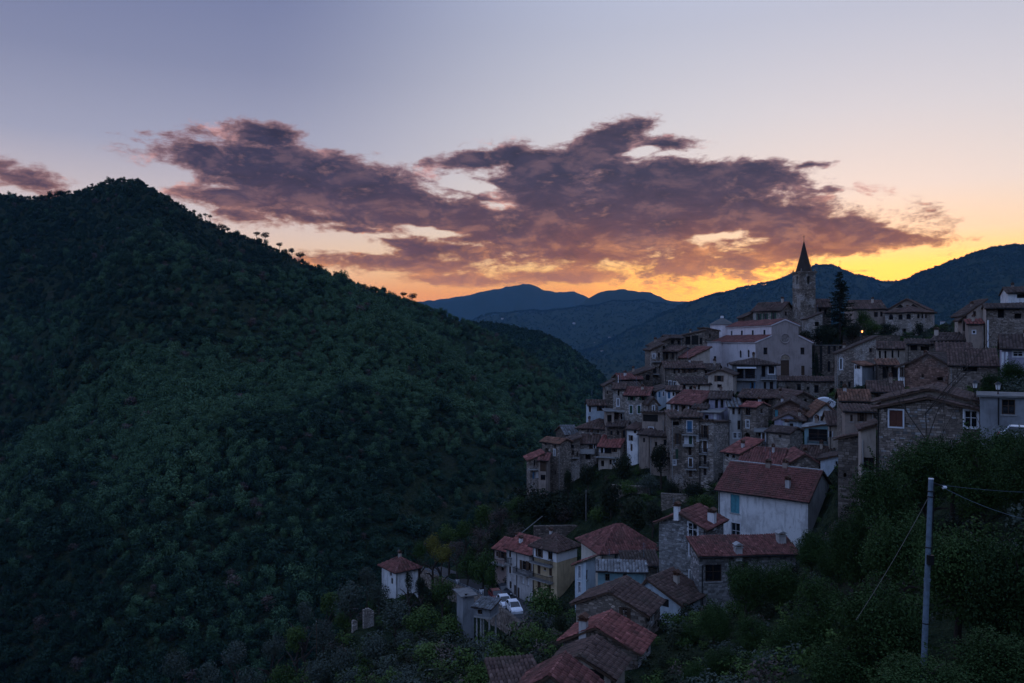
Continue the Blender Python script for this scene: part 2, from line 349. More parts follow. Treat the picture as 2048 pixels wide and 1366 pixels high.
VP = []                                       # (X, Y, Z, weight) control points of the village hill
def vpt(px, py, D): p = at(px, py, D); VP.append((p.x, p.y, p.z))
RBF = {}
def solve_village():
    for px in (-1500, -900, -400, 0, 300, 600, 900): VP.append(((px - CX) / F * 300, 300, float(mountains(np.array([(px - CX) / F * 300]), np.array([300.]))[0])))
    A = np.array(VP); n = len(A); XY = A[:, :2]
    d = np.hypot(XY[:, None, 0] - XY[None, :, 0], XY[:, None, 1] - XY[None, :, 1])
    K = np.zeros((n + 3, n + 3)); K[:n, :n] = -d; K[range(n), range(n)] -= -1.2
    Pm = np.c_[np.ones(n), XY]; K[:n, n:] = Pm; K[n:, :n] = Pm.T
    w = np.linalg.solve(K, np.r_[A[:, 2], 0, 0, 0]); RBF['w'] = w; RBF['XY'] = XY
def village(X, Y):
    w = RBF['w']; XY = RBF['XY']; sh = np.shape(X); X = np.ravel(X); Y = np.ravel(Y)
    out = w[-3] + w[-2] * X + w[-1] * Y
    for k in range(len(XY)): out = out - w[k] * np.hypot(X - XY[k, 0], Y - XY[k, 1])
    out = out + fbm(X / 7, Y / 7, 4, 21) * 1.3
    return np.clip(out, -160, 60).reshape(sh)
def ground_h(X, Y):
    X = np.asarray(X, float); Y = np.asarray(Y, float); r = np.hypot(X, Y)
    t = np.clip((r - 245) / 85, 0, 1); t = t * t * (3 - 2 * t)
    return village(X, Y) * (1 - t) + mountains(X, Y) * t
def gz(x, y): return float(ground_h(np.array([x]), np.array([y]))[0])

# ------------------------------------------------------------------ buildings
FOOT = []                                     # (x, y, radius) of everything built, to keep plants out
def tile_slope(polys, D, material, parent, flat=False, kind='stuff', name='roof_tiles'):
    p = .26 if D < 90 else (.36 if D < 135 else .55)
    L = p * 1.55
    if flat: p, L = .34, .36
    VV, TT = [], []
    for poly in polys:
        P = [Vector(q) for q in poly]; e = (P[1] - P[0]).normalized(); nr = e.cross(P[2] - P[1]).normalized()
        if nr.z < 0: nr = -nr
        b = nr.cross(e)
        ab = [((q - P[0]).dot(e), (q - P[0]).dot(b)) for q in P]; amin = min(q[0] for q in ab); amax = max(q[0] for q in ab)
        n = max(1, int((amax - amin) / p)); A, B0, B1 = [], [], []
        for i in range(n):
            a = amin + (i + .5) * (amax - amin) / n; hit = []
            for k in range(len(ab)):
                (a0, b0), (a1, b1) = ab[k], ab[(k + 1) % len(ab)]
                if (a0 - a) * (a1 - a) <= 0 and abs(a1 - a0) > 1e-6: hit.append(b0 + (b1 - b0) * (a - a0) / (a1 - a0))
            if len(hit) < 2: continue
            lo, hi = min(hit), max(hit); m = max(1, int((hi - lo) / L + .5)); st = (hi - lo) / m
            for j in range(m): A.append(a); B0.append(lo + j * st); B1.append(lo + (j + 1) * st)
        if not A: continue
        A = np.array(A); B0 = np.array(B0); B1 = np.array(B1); N = len(A)
        A = A + RNG.normal(0, .05 * p, N); wob = RNG.normal(0, .012, N); sk = RNG.normal(0, .04 * p, N)
        r = .05 * p if flat else .30 * p; lift = .085 if flat else .035 + .03 * p
        ph = random.uniform(0, 6); sag = .05 if not flat else .02
        prof = ((-.52, 0), (-.24, 1), (.24, 1), (.52, 0)); X = []
        for (bb, up, kk) in ((B0 - .04, lift, sk), (B1, .004, -sk)):
            for (da, hh) in prof:
                a_ = A + da * p * (1 if up > .01 else .88) + kk; h_ = hh * r + up + wob + .03 + sag * np.sin(A * .9 + ph) * np.sin(bb * .8 + 1)
                X.append(np.outer(a_, e) + np.outer(bb, b) + np.outer(h_, nr) + np.array(P[0]))
        VV.append(np.stack(X, 1).reshape(-1, 3)); TT.append(np.repeat(np.clip(RNG.normal(.5, .12 if flat else .26, N), 0.02, 1), 8))
    if not VV: return
    V = np.concatenate(VV); T = np.concatenate(TT); n = len(V) // 8
    Q = (np.arange(n)[:, None, None] * 8 + np.array([(0, 1, 5, 4), (1, 2, 6, 5), (2, 3, 7, 6), (0, 3, 2, 1)])[None]).reshape(-1, 4)
    return link(name, np_mesh(name, V, Q, material, T), parent, kind=kind)
def slab(mb, poly, th):
    n = len(poly); top = [Vector(p) for p in poly]; nr = (top[1] - top[0]).cross(top[2] - top[1]).normalized()
    if nr.z < 0: nr = -nr
    bot = [p - nr * th for p in top]; mb.face(top); mb.face(bot[::-1])
    for k in range(n): mb.face((top[k], bot[k], bot[(k + 1) % n], top[(k + 1) % n]))

M_SLAB2 = m_flat((.17, .165, .16), .95, 0, .5, 1.2)
class House: pass
def frame(xL, xR, D, rel):
    mid = (xL + xR) / 2; az = math.atan((mid - CX) / F); yaw = math.radians(rel) - az
    U = Vector((math.cos(yaw), math.sin(yaw))); C = Vector(((mid - CX) / F * D, D))
    s = [((px - CX) / F * C.y - C.x) / (U.x - (px - CX) / F * U.y) for px in (xL, xR)]
    C = C + U * (s[0] + s[1]) / 2
    return C, yaw, s[1] - s[0]
def setup(name, label, cat, xL, xR, ye, yb, D, rel, d, group=None, reg=True):
    H = House(); C, yaw, w = frame(xL, xR, D, rel)
    H.z0 = (CY - yb) / F * C.y; H.h = (CY - ye) / F * C.y - H.z0; H.w = w; H.d = d; H.D = D; H.yaw = yaw
    H.root = empty(name, (C.x, C.y, H.z0), yaw, label=label, category=cat, group=group)
    H.R = Matrix.Rotation(-yaw, 3, 'Z'); H.o = Vector((C.x, C.y, H.z0))
    B = Vector((-math.sin(yaw), math.cos(yaw)))
    if reg:
        VP.append((C.x, C.y, H.z0)); VP.append((C.x + B.x * d * .6, C.y + B.y * d * .6, H.z0))
    for k in range(3):
        c = C + B * d * (k + .5) / 3; FOOT.append((c.x, c.y, max(w / 2, d / 6) + .6))
    H.faces = {'f': (Vector((-w / 2, 0, 0)), Vector((1, 0, 0)), Vector((0, -1, 0)), w), 'r': (Vector((w / 2, 0, 0)), Vector((0, 1, 0)), Vector((1, 0, 0)), d),
               'b': (Vector((w / 2, d, 0)), Vector((-1, 0, 0)), Vector((0, 1, 0)), w), 'l': (Vector((-w / 2, d, 0)), Vector((0, -1, 0)), Vector((-1, 0, 0)), d)}
    H.holes = {k: [] for k in 'frbl'}
    return H
def hit(H, face, px, py):
    O, U, N, L = H.faces[face]; o = H.R @ (-H.o); dr = H.R @ ray(px, py)
    t = N.dot(O - o) / N.dot(dr); P = o + dr * t
    return (P - O).dot(U), P.z
def wall_face(mb, O, U, N, L, z0, h, holes, t=0.):
    hs = [q for q in holes if q[0] > .02 and q[1] < L - .02 and q[2] > z0 and q[3] < h - .02]
    xs = sorted({0, L, *[q[0] for q in hs], *[q[1] for q in hs]}); zs = sorted({z0, h, *[q[2] for q in hs], *[q[3] for q in hs]})
    pt = lambda a, z, n=0.: O + U * a + N * n + Vector((0, 0, z))
    for i in range(len(xs) - 1):
        for j in range(len(zs) - 1):
            a, z = (xs[i] + xs[i + 1]) / 2, (zs[j] + zs[j + 1]) / 2
            if any(q[0] < a < q[1] and q[2] < z < q[3] for q in hs): continue
            mb.face((pt(xs[i], zs[j]), pt(xs[i + 1], zs[j]), pt(xs[i + 1], zs[j + 1]), pt(xs[i], zs[j + 1])), t)
    for a0, a1, b0, b1, arch, dep in hs:
        for p, q in (((a0, b0), (a0, b1)), ((a0, b1), (a1, b1)), ((a1, b1), (a1, b0)), ((a1, b0), (a0, b0))):
            mb.face((pt(*p), pt(*q), pt(*q, -dep), pt(*p, -dep)), t)
        if arch:                                # fill the corners above the round head
            r = (a1 - a0) / 2; c = (a0 + a1) / 2; zc = b1 - r
            for sgn in (-1, 1):
                ring = [pt(c + sgn * r * math.cos(k * math.pi / 10), zc + r * math.sin(k * math.pi / 10), -.02) for k in range(6)]
                cor = pt(c + sgn * r, b1, -.02)
                for k in range(5): mb.face((cor, ring[k], ring[k + 1]) if sgn > 0 else (cor, ring[k + 1], ring[k]), t)
SHUT = {'g': M_GREEN, 't': M_TEAL, 'n': M_BROWN, 'u': M_BLUE, 'k': M_WOOD, 'x': M_WHITE}
def window(H, face, a0, a1, z0, z1, style):
    """style: w white surround; lower-case g t n u k x open shutters; upper case the same closed; a arched; o dark sheet standing for an unlit hollow; D door; s sill"""
    O, U, N, L = H.faces[face]; w = a1 - a0; hgt = z1 - z0; inside = a0 > .02 and a1 < L - .02 and z1 < H.h - .02
    dep = .7 if 'o' in style else .2; arch = 'a' in style
    if inside: H.holes[face].append((a0, a1, z0, z1, arch, dep)); n = -dep + .03
    else: n = .03
    isdoor = 'D' in style; far = H.D > 145
    name = 'door' if isdoor else ('opening' if 'o' in style else 'window')
    clo = [c for c in style if c in 'GTNUKX']; ope = [c for c in style if c in 'gtnukx']
    mb = MB().obox(O, U, N, a0 - .03, a1 + .03, n - .05, n, z0 - .03, z1 + .03)
    par = mb.build(name, M_DARK if 'o' in style else (M_WOOD if isdoor else GLASS), H.root)  # open voids get a dark sheet that stands for the unlit interior
    fw = .07 if H.D < 150 else .09
    if 'o' not in style:
        fm = MB(); m0, m1 = n, n + .05
        fm.obox(O, U, N, a0, a0 + fw, m0, m1, z0, z1); fm.obox(O, U, N, a1 - fw, a1, m0, m1, z0, z1)
        fm.obox(O, U, N, a0 + fw, a1 - fw, m0, m1, z0, z0 + fw); fm.obox(O, U, N, a0 + fw, a1 - fw, m0, m1, z1 - fw, z1)
        if not clo and not far and not isdoor:
            fm.obox(O, U, N, (a0 + a1) / 2 - .03, (a0 + a1) / 2 + .03, m0, m1 - .004, z0 + fw, z1 - fw)
            fm.obox(O, U, N, a0 + fw, a1 - fw, m0, m1 - .008, z0 + hgt * .55, z0 + hgt * .55 + .05)
        fm.build('frame', M_WHITE if 'w' in style else M_WOOD, par)
        if isdoor:
            MB().obox(O, U, N, a1 - .2 - fw, a1 - .14 - fw, n, n + .06, z0 + hgt * .42, z0 + hgt * .42 + .15).build('handle', M_IRON, par)
    if 'w' in style:
        b = .13; sm = MB()
        sm.obox(O, U, N, a0 - b, a0, 0, .035, z0 - b, z1 + b); sm.obox(O, U, N, a1, a1 + b, 0, .035, z0 - b, z1 + b)
        sm.obox(O, U, N, a0, a1, 0, .033, z1, z1 + b); sm.obox(O, U, N, a0, a1, 0, .033, z0 - b, z0)
        sm.build('surround', M_WHITE, par)
    elif not isdoor and 'o' not in style and not far:
        MB().obox(O, U, N, a0 - .1, a1 + .1, 0, .09, z0 - .1, z0 - .01).build('sill', M_SLAB, par)
    if clo:
        M = SHUT[clo[0].lower()]; c = (a0 + a1) / 2; nn = min(n + .09, -.02) if inside else n + .06
        for q0, q1 in ((a0 + .02, c - .012), (c + .012, a1 - .02)):
            s = MB().obox(O, U, N, q0, q1, nn - .03, nn, z0 + .02, z1 - .02)
            k = max(3, int(hgt / .22))
            for i in range(k): s.obox(O, U, N, q0 + .06, q1 - .06, nn, nn + .018, z0 + .06 + i * (hgt - .1) / k, z0 + .06 + (i + .62) * (hgt - .1) / k)
            s.build('shutter', M, par)
    if ope:
        M = SHUT[ope[0]]
        for q0, q1 in ((a0 - w * .5 - .02, a0 - .02), (a1 + .02, a1 + w * .5 + .02)):
            s = MB().obox(O, U, N, q0, q1, .03, .07, z0, z1)
            if not far:
                k = max(3, int(hgt / .25))
                for i in range(k): s.obox(O, U, N, q0 + .05, q1 - .05, .07, .085, z0 + .06 + i * (hgt - .1) / k, z0 + .06 + (i + .62) * (hgt - .1) / k)
            s.build('shutter', M, par)
    return par
def pxwin(H, face, px, py, wp, hp, style):
    a0, za = hit(H, face, px - wp / 2, py); a1, zb = hit(H, face, px + wp / 2, py); a0, a1 = min(a0, a1), max(a0, a1)
    _, z1 = hit(H, face, px, py - hp / 2); _, z0 = hit(H, face, px, py + hp / 2)
    window(H, face, a0, a1, z0, z1, style)
def balcony(H, face, x0, x1, py, dep=.9, style='iron', rail=.95):
    O, U, N, L = H.faces[face]; (a0, z), (a1, _) = hit(H, face, x0, py), hit(H, face, x1, py); a0, a1 = min(a0, a1), max(a0, a1)
    b = MB().obox(O, U, N, a0, a1, -.05, dep, z - .14, z)
    for k in range(max(2, int((a1 - a0) / 1.2) + 1)):
        a = a0 + .1 + (a1 - a0 - .3) * k / max(1, int((a1 - a0) / 1.2)); b.obox(O, U, N, a, a + .12, 0, dep * .75, z - .32, z - .14)
    b = b.build('balcony', M_SLAB, H.root); r = MB()
    if style == 'solid':
        r.obox(O, U, N, a0, a1, dep - .1, dep, z, z + rail); r.obox(O, U, N, a0, a0 + .1, 0, dep - .1, z, z + rail); r.obox(O, U, N, a1 - .1, a1, 0, dep - .1, z, z + rail)
        r.build('parapet', M_SLAB, b)
    else:
        s = .16 if H.D < 140 else .3; q = .012 if H.D < 110 else .02
        r.obox(O, U, N, a0, a1, dep - .05, dep, z + rail - .05, z + rail)
        for e in (a0, a1 - .04): r.obox(O, U, N, e, e + .04, 0, dep - .05, z + rail - .05, z + rail)
        for k in range(int((a1 - a0) / s) + 1): r.obox(O, U, N, a0 + k * s, a0 + k * s + 2 * q, dep - .04, dep - .04 + 2 * q, z, z + rail - .05)
        for e in (a0 + .01, a1 - .04):
            for k in range(1, int(dep / s)): r.obox(O, U, N, e, e + 2 * q, k * s, k * s + 2 * q, z, z + rail - .05)
        r.build('railing', M_IRON, b)
def roof_geo(H, typ, rise, o, og, rf):
    w, d, h = H.w, H.d, H.h; x0, x1 = -w / 2, w / 2
    if typ == 'gx':
        yr = d * rf; sf, sb = rise / yr, rise / (d - yr)
        rz = lambda x, y: h + rise - (sf * (yr - y) if y < yr else sb * (y - yr))
        P = [[(x0 - og, -o, h - o * sf), (x1 + og, -o, h - o * sf), (x1 + og, yr, h + rise), (x0 - og, yr, h + rise)],
             [(x1 + og, d + o, h - o * sb), (x0 - og, d + o, h - o * sb), (x0 - og, yr, h + rise), (x1 + og, yr, h + rise)]]
        br = {'r': [yr], 'l': [d - yr]}
        R = [((x0 - og, yr, h + rise), (x1 + og, yr, h + rise))]
    elif typ == 'gy':
        xr = x0 + w * rf; sl, sr = rise / (xr - x0), rise / (x1 - xr)
        rz = lambda x, y: h + rise - (sl * (xr - x) if x < xr else sr * (x - xr))
        P = [[(x0 - o, d + og, h - o * sl), (x0 - o, -og, h - o * sl), (xr, -og, h + rise), (xr, d + og, h + rise)],
             [(x1 + o, -og, h - o * sr), (x1 + o, d + og, h - o * sr), (xr, d + og, h + rise), (xr, -og, h + rise)]]
        br = {'f': [xr - x0], 'b': [x1 - xr]}
        R = [((xr, -og, h + rise), (xr, d + og, h + rise))]
    elif typ == 'hip':
        i = min(w, d) / 2 * .96; s = rise / i; a, b, c, e = x0 - o, x1 + o, -o, d + o; hz = h - o * s
        if w >= d: r0, r1 = (x0 + i, d / 2, h + rise), (x1 - i, d / 2, h + rise)
        else: r0, r1 = (0, i, h + rise), (0, d - i, h + rise)
        A, B_, C_, E = (a, c, hz), (b, c, hz), (b, e, hz), (a, e, hz)
        if w >= d: P = [[A, B_, r1, r0], [B_, C_, r1], [C_, E, r0, r1], [E, A, r0]]
        else: P = [[A, B_, r0], [B_, C_, r1, r0], [C_, E, r1], [E, A, r0, r1]]
        rz = lambda x, y: h + s * min(x - x0, x1 - x, y, d - y, i)
        br = {}; R = [(r0, r1)] + [((a, c, hz), r0), ((b, e, hz), r1)] + ([((b, c, hz), r1), ((a, e, hz), r0)] if w >= d else [((b, c, hz), r0), ((a, e, hz), r1)])
    else:
        br = {}; R = []
        if typ == 'sf': s = rise / d; rz = lambda x, y: h + s * y; P = [[(x0 - og, -o, h - o * s), (x1 + og, -o, h - o * s), (x1 + og, d + o, h + s * (d + o)), (x0 - og, d + o, h + s * (d + o))]]
        elif typ == 'sb': s = rise / d; rz = lambda x, y: h + s * (d - y); P = [[(x1 + og, d + o, h - o * s), (x0 - og, d + o, h - o * s), (x0 - og, -o, h + s * (d + o)), (x1 + og, -o, h + s * (d + o))]]
        elif typ == 'sl': s = rise / w; rz = lambda x, y: h + s * (x - x0); P = [[(x0 - o, d + og, h - o * s), (x0 - o, -og, h - o * s), (x1 + o, -og, h + s * (w + o)), (x1 + o, d + og, h + s * (w + o))]]
        elif typ == 'sr': s = rise / w; rz = lambda x, y: h + s * (x1 - x); P = [[(x1 + o, -og, h - o * s), (x1 + o, d + og, h - o * s), (x0 - o, d + og, h + s * (w + o)), (x0 - o, -og, h + s * (w + o))]]
        else: rz = lambda x, y: h; P = [[(x0 - o, -o, h + .02), (x1 + o, -o, h + .02), (x1 + o, d + o, h + .02), (x0 - o, d + o, h + .02)]]
    return rz, P, br, R
def stones_on(H, face, z0, z1, size, mb=None, parts=None, skip=None):
    O, U, N, L = H.faces[face]; z = z0; rnd = random.Random(int(H.o.x * 37 + ord(face)))
    while z < z1 - .08:
        ch = min(size * rnd.uniform(.4, .72), z1 - z); a = 0.
        while a < L - .05:
            sw = min(size * rnd.uniform(.6, 1.45), L - a)
            if L - a - sw < size * .4: sw = L - a
            g = .018; q = (a + g, a + sw - g, z + g, z + ch - g)
            blocked = any(q[0] < h[1] + .14 and q[1] > h[0] - .14 and q[2] < h[3] + .14 and q[3] > h[2] - .14 for h in H.holes[face])
            blocked = blocked or (skip and skip((q[0] + q[1]) / 2, q[3])) or q[1] - q[0] < .06 or q[3] - q[2] < .05
            if not blocked:
                if parts is not None: parts.append((face, *q))
                else: mb.obox(O, U, N, *[q[0] + rnd.uniform(0, .02), q[1] - rnd.uniform(0, .02)], -.03, rnd.uniform(.012, .055), q[2] + rnd.uniform(0, .015), q[3] - rnd.uniform(0, .015), rnd.uniform(.05, 1))
            a += sw
        z += ch
def m_stone_piece(c, name):
    def fn(T, b):
        p = pos(T); base = T.ramp(tint(T), [(0, scl(c, .4)[:3]), (.4, scl(c, .85)[:3]), (.75, scl(c, 1.15)[:3]), (1, (c[0] * 1.75, c[1] * 1.8, c[2] * 1.85))])
        base = T.mix(T.sstep(T.noise(p, 6, 5, .65), .45, .75, 0, .55), base, scl(c, .5))
        base = T.mix(T.sstep(T.noise(p, .25, 4, .6), .45, .7, 0, .4), base, scl(c, .5))
        T.put(b.inputs['Base Color'], base); b.inputs['Roughness'].default_value = .93; bump(T, b, T.noise(p, 18, 5, .65), .6, .03)
    return mat(name, fn)
PIECE = {'stone': m_stone_piece((.255, .205, .17), 'stone_piece'), 'stone_dark': m_stone_piece((.17, .138, .115), 'stone_piece_dark'), 'stone_grey': m_stone_piece((.27, .26, .25), 'stone_piece_grey'),
         'stone_pale': m_stone_piece((.33, .28, .24), 'stone_piece_pale'), 'stone_patch': m_stone_piece((.25, .2, .165), 'stone_piece_patch'), 'brick': m_stone_piece((.29, .17, .13), 'brick_piece')}
def finish(H, typ='gx', rise=1.5, wall='stone', tile='brown', o=.45, og=.3, rf=.5, th=.16, fnd=5., stones=False, flat=False, chim=(), ridge=None, sidewall=None, sz=.42, nocap=False):
    if 125 < H.D < 200 and typ in ('gx', 'sf', 'hip'): rise *= .72
    rz, P, br, R = roof_geo(H, typ, rise, o, og, rf); H.rz = rz; H.P = P
    mb = MB()
    for k, (O, U, N, L) in H.faces.items():
        sw = MB() if (sidewall and k in sidewall[0]) else mb
        wall_face(sw, O, U, N, L, -fnd, H.h, H.holes[k])
        if typ not in ('flat', 'hip'):
            pts = []
            for a in [0.] + br.get(k, []) + [L]:
                q = O + U * a; pts.append(q + Vector((0, 0, rz(q.x, q.y) - .02)))
            if max(q.z for q in pts) > H.h + .05:
                poly = [O + Vector((0, 0, H.h)), O + U * L + Vector((0, 0, H.h))] + [q for q in pts[::-1] if q.z > H.h + .02]
                if len(poly) > 2: sw.face(poly)
        if sw is not mb: sw.build('side_wall', WALLS[sidewall[1]], H.root)
    wl = mb.build('wall', WALLS[wall], H.root)
    if stones:
        sm = MB()
        for k in stones: stones_on(H, k, -1.5, H.h, sz, sm)
        sm.build('wall_stones', PIECE.get(wall, PIECE['stone']), wl, kind='stuff')
    rb = MB()
    for p in P: slab(rb, p, th)
    ro = rb.build('coping' if typ == 'flat' and H.root['category'] == 'wall' else 'roof', (WALLS[wall] if H.root['category'] == 'wall' else M_SLAB2) if typ == 'flat' else M_WOOD, H.root)
    if typ != 'flat':
        tile_slope(P, H.D, TILES[tile], ro, flat)
        rt = MB()                               # ridge caps
        for p, q in R:
            p, q = Vector(p), Vector(q); n = max(1, int((q - p).length / (.45 if H.D < 140 else .9)))
            for k in range(n): rt.tube(p.lerp(q, k / n) + Vector((0, 0, .05)), p.lerp(q, (k + 1.05) / n) + Vector((0, 0, .03)), .13, .11, 6, random.uniform(.1, 1))
        if R: rt.build('ridge_tiles', ridge or TILES[tile], ro, kind='stuff')
    for c in chim: chimney(H, *c)
    rnd = random.Random(int(H.o.x * 91 + H.o.z * 7))
    if typ in ('gx', 'hip', 'sf') and H.d > 1.5:                 # gutter and its downpipe
        p, q = Vector(P[0][0]), Vector(P[0][1]); MB().tube(p + Vector((0, -.06, -.06)), q + Vector((0, -.06, -.06)), .06, .06, 6).build('gutter', M_IRON, H.root)
        if H.D < 190: x = rnd.choice((-1, 1)) * (H.w / 2 - .15); MB().tube((x, -.08, -2), (x, -.08, H.h - .1), .05, .05, 6).build('drainpipe', rnd.choice((M_IRON, M_SLAB)), H.root)
    if not chim and typ != 'flat' and 80 < H.D < 210 and H.w > 2.5 and H.d > 4 and H.root['category'] == 'house' and rnd.random() < .7:
        chimney_at(H, rnd.uniform(-.35, .35) * H.w, rnd.uniform(.35, .8) * H.d, rnd.uniform(.35, .5), rnd.uniform(.5, .95), rnd.choice(('beige', 'brownp', 'brownp', 'grey')))
    if typ != 'flat' and 90 < H.D < 200 and H.w > 3 and H.root['category'] == 'house' and rnd.random() < .4:
        x, y = rnd.uniform(-.4, .4) * H.w, H.d * .5; z = rz(x, y); a = MB().tube((x, y, z - .2), (x, y, z + 2.1), .025, .02, 5); k = rnd.uniform(-.4, .4)
        for j in range(4): a.tube((x - .3 + .05 * j, y - k, z + 1.3 + j * .22), (x + .3 - .05 * j, y + k, z + 1.3 + j * .22), .012, .012, 4)
        a.build('antenna', M_STEEL, H.root)
    return H
def chimney(H, px, py, w=.55, hgt=1.1, m='beige', cap='tile'):
    o = H.R @ (-H.o); dr = H.R @ ray(px, py); best = None
    for k in range(400):
        t = (H.D - 4 + k * (H.d + 12) / 400); P = o + dr * t
        if -H.w / 2 - .3 <= P.x <= H.w / 2 + .3 and -.3 <= P.y <= H.d + .3 and P.z <= H.rz(P.x, P.y): best = P; break
    if best is None: best = Vector((0, H.d / 2, 0))
    chimney_at(H, best.x, best.y, w, hgt, m, cap)
def chimney_at(H, x, y, w=.55, hgt=1.1, m='beige', cap='tile'):
    z = H.rz(x, y)
    c = MB().box(x - w / 2, x + w / 2, y - w / 2, y + w / 2, z - .8, z + hgt).build('chimney', WALLS[m], H.root)
    k = MB().box(x - w / 2 - .08, x + w / 2 + .08, y - w / 2 - .08, y + w / 2 + .08, z + hgt, z + hgt + .07)
    for a in (-1, 1):
        for b in (-1, 1): k.box(x + a * w * .38 - .06, x + a * w * .38 + .06, y + b * w * .38 - .06, y + b * w * .38 + .06, z + hgt + .07, z + hgt + .28)
    t = z + hgt + .28; e = w / 2 + .12
    k.hexa([(x - e, y - e, t), (x + e, y - e, t), (x + e, y + e, t), (x - e, y + e, t), (x - .06, y - e, t + .24), (x + .06, y - e, t + .24), (x + .06, y + e, t + .24), (x - .06, y + e, t + .24)])
    k.build('chimney_cap', TILES['rust'] if cap == 'tile' else M_SLAB, c)
def B(name, label, xL, xR, ye, yb, D, rel, d, roof='gx', rise=1.5, wall='stone', tile='brown', wins=(), balc=(), cat='house', group=None, reg=True, **k):
    H = setup(name, label, cat, xL, xR, ye, yb, D, rel, d, group, reg)
    for q in wins: pxwin(H, *q)
    for q in balc: balcony(H, *q)
    return finish(H, roof, rise, wall, tile, **k)
def drain(H, face, px, y0, y1, m=None, r=.05):
    O, U, N, L = H.faces[face]; a, z1 = hit(H, face, px, y0); _, z0 = hit(H, face, px, y1)
    p = O + U * a + N * .1; MB().tube(p + Vector((0, 0, z0)), p + Vector((0, 0, z1)), r, r, 8).build('drainpipe', m or M_IRON, H.root)

# ------------------------------------------------------------------ the village, top to bottom (numbers are photo pixels and metres of distance)
# --- church
def church():
    H = setup('church', 'pale church with stepped gabled front, arched portal and long white flank below the bell tower', 'church', 1511, 1624, 684, 753, 186, 26 - 0, 27)
    s = F / 186.; w, d, h = H.w, H.d, H.h; O, U, N, L = H.faces['f']
    loc = lambda px, py: hit(H, 'f', px, py)
    nl, nr_ = loc(1543, 660)[0], loc(1597, 660)[0]; zs = loc(1543, 650)[1]; zp = loc(1569, 639)[1]; za = loc(1543, 671)[1]
    wins = [('f', 1531, 702, 8, 14, 'd'), ('f', 1605, 702, 8, 14, 'd'), ('f', 1606, 741, 7, 19, 'D'), ('f', 1570, 736, 17, 31, 'D')]
    for q in wins: pxwin(H, *q)
    for px, py in ((1481, 708), (1497, 707)): pxwin(H, 'l', px, py, 4, 15, 'a')
    for px in (1455, 1466): pxwin(H, 'l', px, 730, 3, 7, 'd')
    mb = MB(); sidew = MB()
    wall_face(mb, *H.faces['f'], -8, h, H.holes['f'])
    for k in 'rbl': wall_face(sidew, *H.faces[k], -8, h, H.holes[k])
    z_ = lambda a, z, n=0.: O + U * a + N * n + Vector((0, 0, z))
    mb.face((z_(0, h), z_(nl, h), z_(nl, za))); mb.face((z_(nr_, h), z_(L, h), z_(nr_, za)))                    # lean-to halves of the front
    mb.face((z_(nl, h), z_(nr_, h), z_(nr_, zs), z_((nl + nr_) / 2, zp), z_(nl, zs)))
    mb.build('facade', WALLS['church'], H.root); sidew.build('aisle_wall', WALLS['church_side'], H.root)
    xl, xr = -w / 2 + nl, -w / 2 + nr_; nb = MB()                                                              # nave above the aisles
    for x in (xl, xr): nb.face([(x, .02, h - .5), (x, d, h - .5), (x, d, zs), (x, .02, zs)][::(-1 if x == xl else 1)])
    nb.face(((xl, d, 0), (xr, d, 0), (xr, d, zs), ((xl + xr) / 2, d, zp), (xl, d, zs))[::-1])
    nv = nb.build('nave_wall', WALLS['church_side'], H.root)
    for k in range(4):
        y = d * (.12 + .24 * k); MB().box(xl - .06, xl - .02, y, y + .9, za + .25, za + 1.35).build('window', GLASS, H.root)
    xm = (xl + xr) / 2; o = .35
    P = [[(xl - o, d, zs - .1), (xl - o, -.25, zs - .1), (xm, -.25, zp + .12), (xm, d, zp + .12)], [(xr + o, -.25, zs - .1), (xr + o, d, zs - .1), (xm, d, zp + .12), (xm, -.25, zp + .12)]]
    A = [[(-w / 2 - o, d, h - .1), (-w / 2 - o, -.2, h - .1), (xl - .03, -.2, za + .1), (xl - .03, d, za + .1)], [(w / 2 + o, -.2, h - .1), (w / 2 + o, d, h - .1), (xr + .03, d, za + .1), (xr + .03, -.2, za + .1)]]
    for nm, ps in (('nave_roof', P), ('aisle_roof', A)):
        rb = MB(); [slab(rb, p, .2) for p in ps]; ro = rb.build(nm, WALLS['church_side'], H.root); tile_slope(ps, 186, TILES['red2'], ro)
    # round niche with its moulding, and the lunette above the portal
    def disc(px, py, r, name, m, half=False, n0=.02):
        a, z = loc(px, py); r = r / s; seg = 20; e = math.pi if half else 2 * math.pi
        ring = [(a + r * math.cos(e * k / seg), z + r * math.sin(e * k / seg)) for k in range(seg + 1)]
        b = MB(); b.face([z_(p, q, n0 + .02) for p, q in ring[:seg + (1 if half else 0)]]); p = b.build(name, m, H.root)
        t = MB()
        for k in range(seg): t.tube(z_(*ring[k], n0 + .05), z_(*ring[k + 1], n0 + .05), .16, .16, 5)
        t.build('moulding', WALLS['church'], p)
    disc(1570, 677, 9.5, 'niche', m_flat((.30, .25, .23), .9, 0, .8, 2.5)); disc(1570, 719, 10.5, 'lunette', m_flat((.34, .27, .2), .9, 0, .6, 2.), True)
    # mouldings under the raking eaves
    for (a0, z0), (a1, z1) in (((0, h), (nl, za)), ((nl, zs), ((nl + nr_) / 2, zp)), ((nr_, zs), ((nl + nr_) / 2, zp)), ((L, h), (nr_, za))):
        MB().tube(z_(a0, z0 - .1, .06), z_(a1, z1 - .1, .06), .14, .14, 5).build('cornice', WALLS['church_side'], H.root)
    # apse block and octagonal drum with its pyramid roof at the far end of the nave
    ab = MB().box(-w / 2 - 4.0, -w / 2 + .02, d * .74, d + 1.5, -9, h - .1).build('apse', WALLS['church_side'], H.root); MB().box(-w / 2 - 2.2, -w / 2 - 1.6, d * .74 - .04, d * .74 - .01, h * .35, h * .35 + 1.6).build('window', GLASS, H.root)
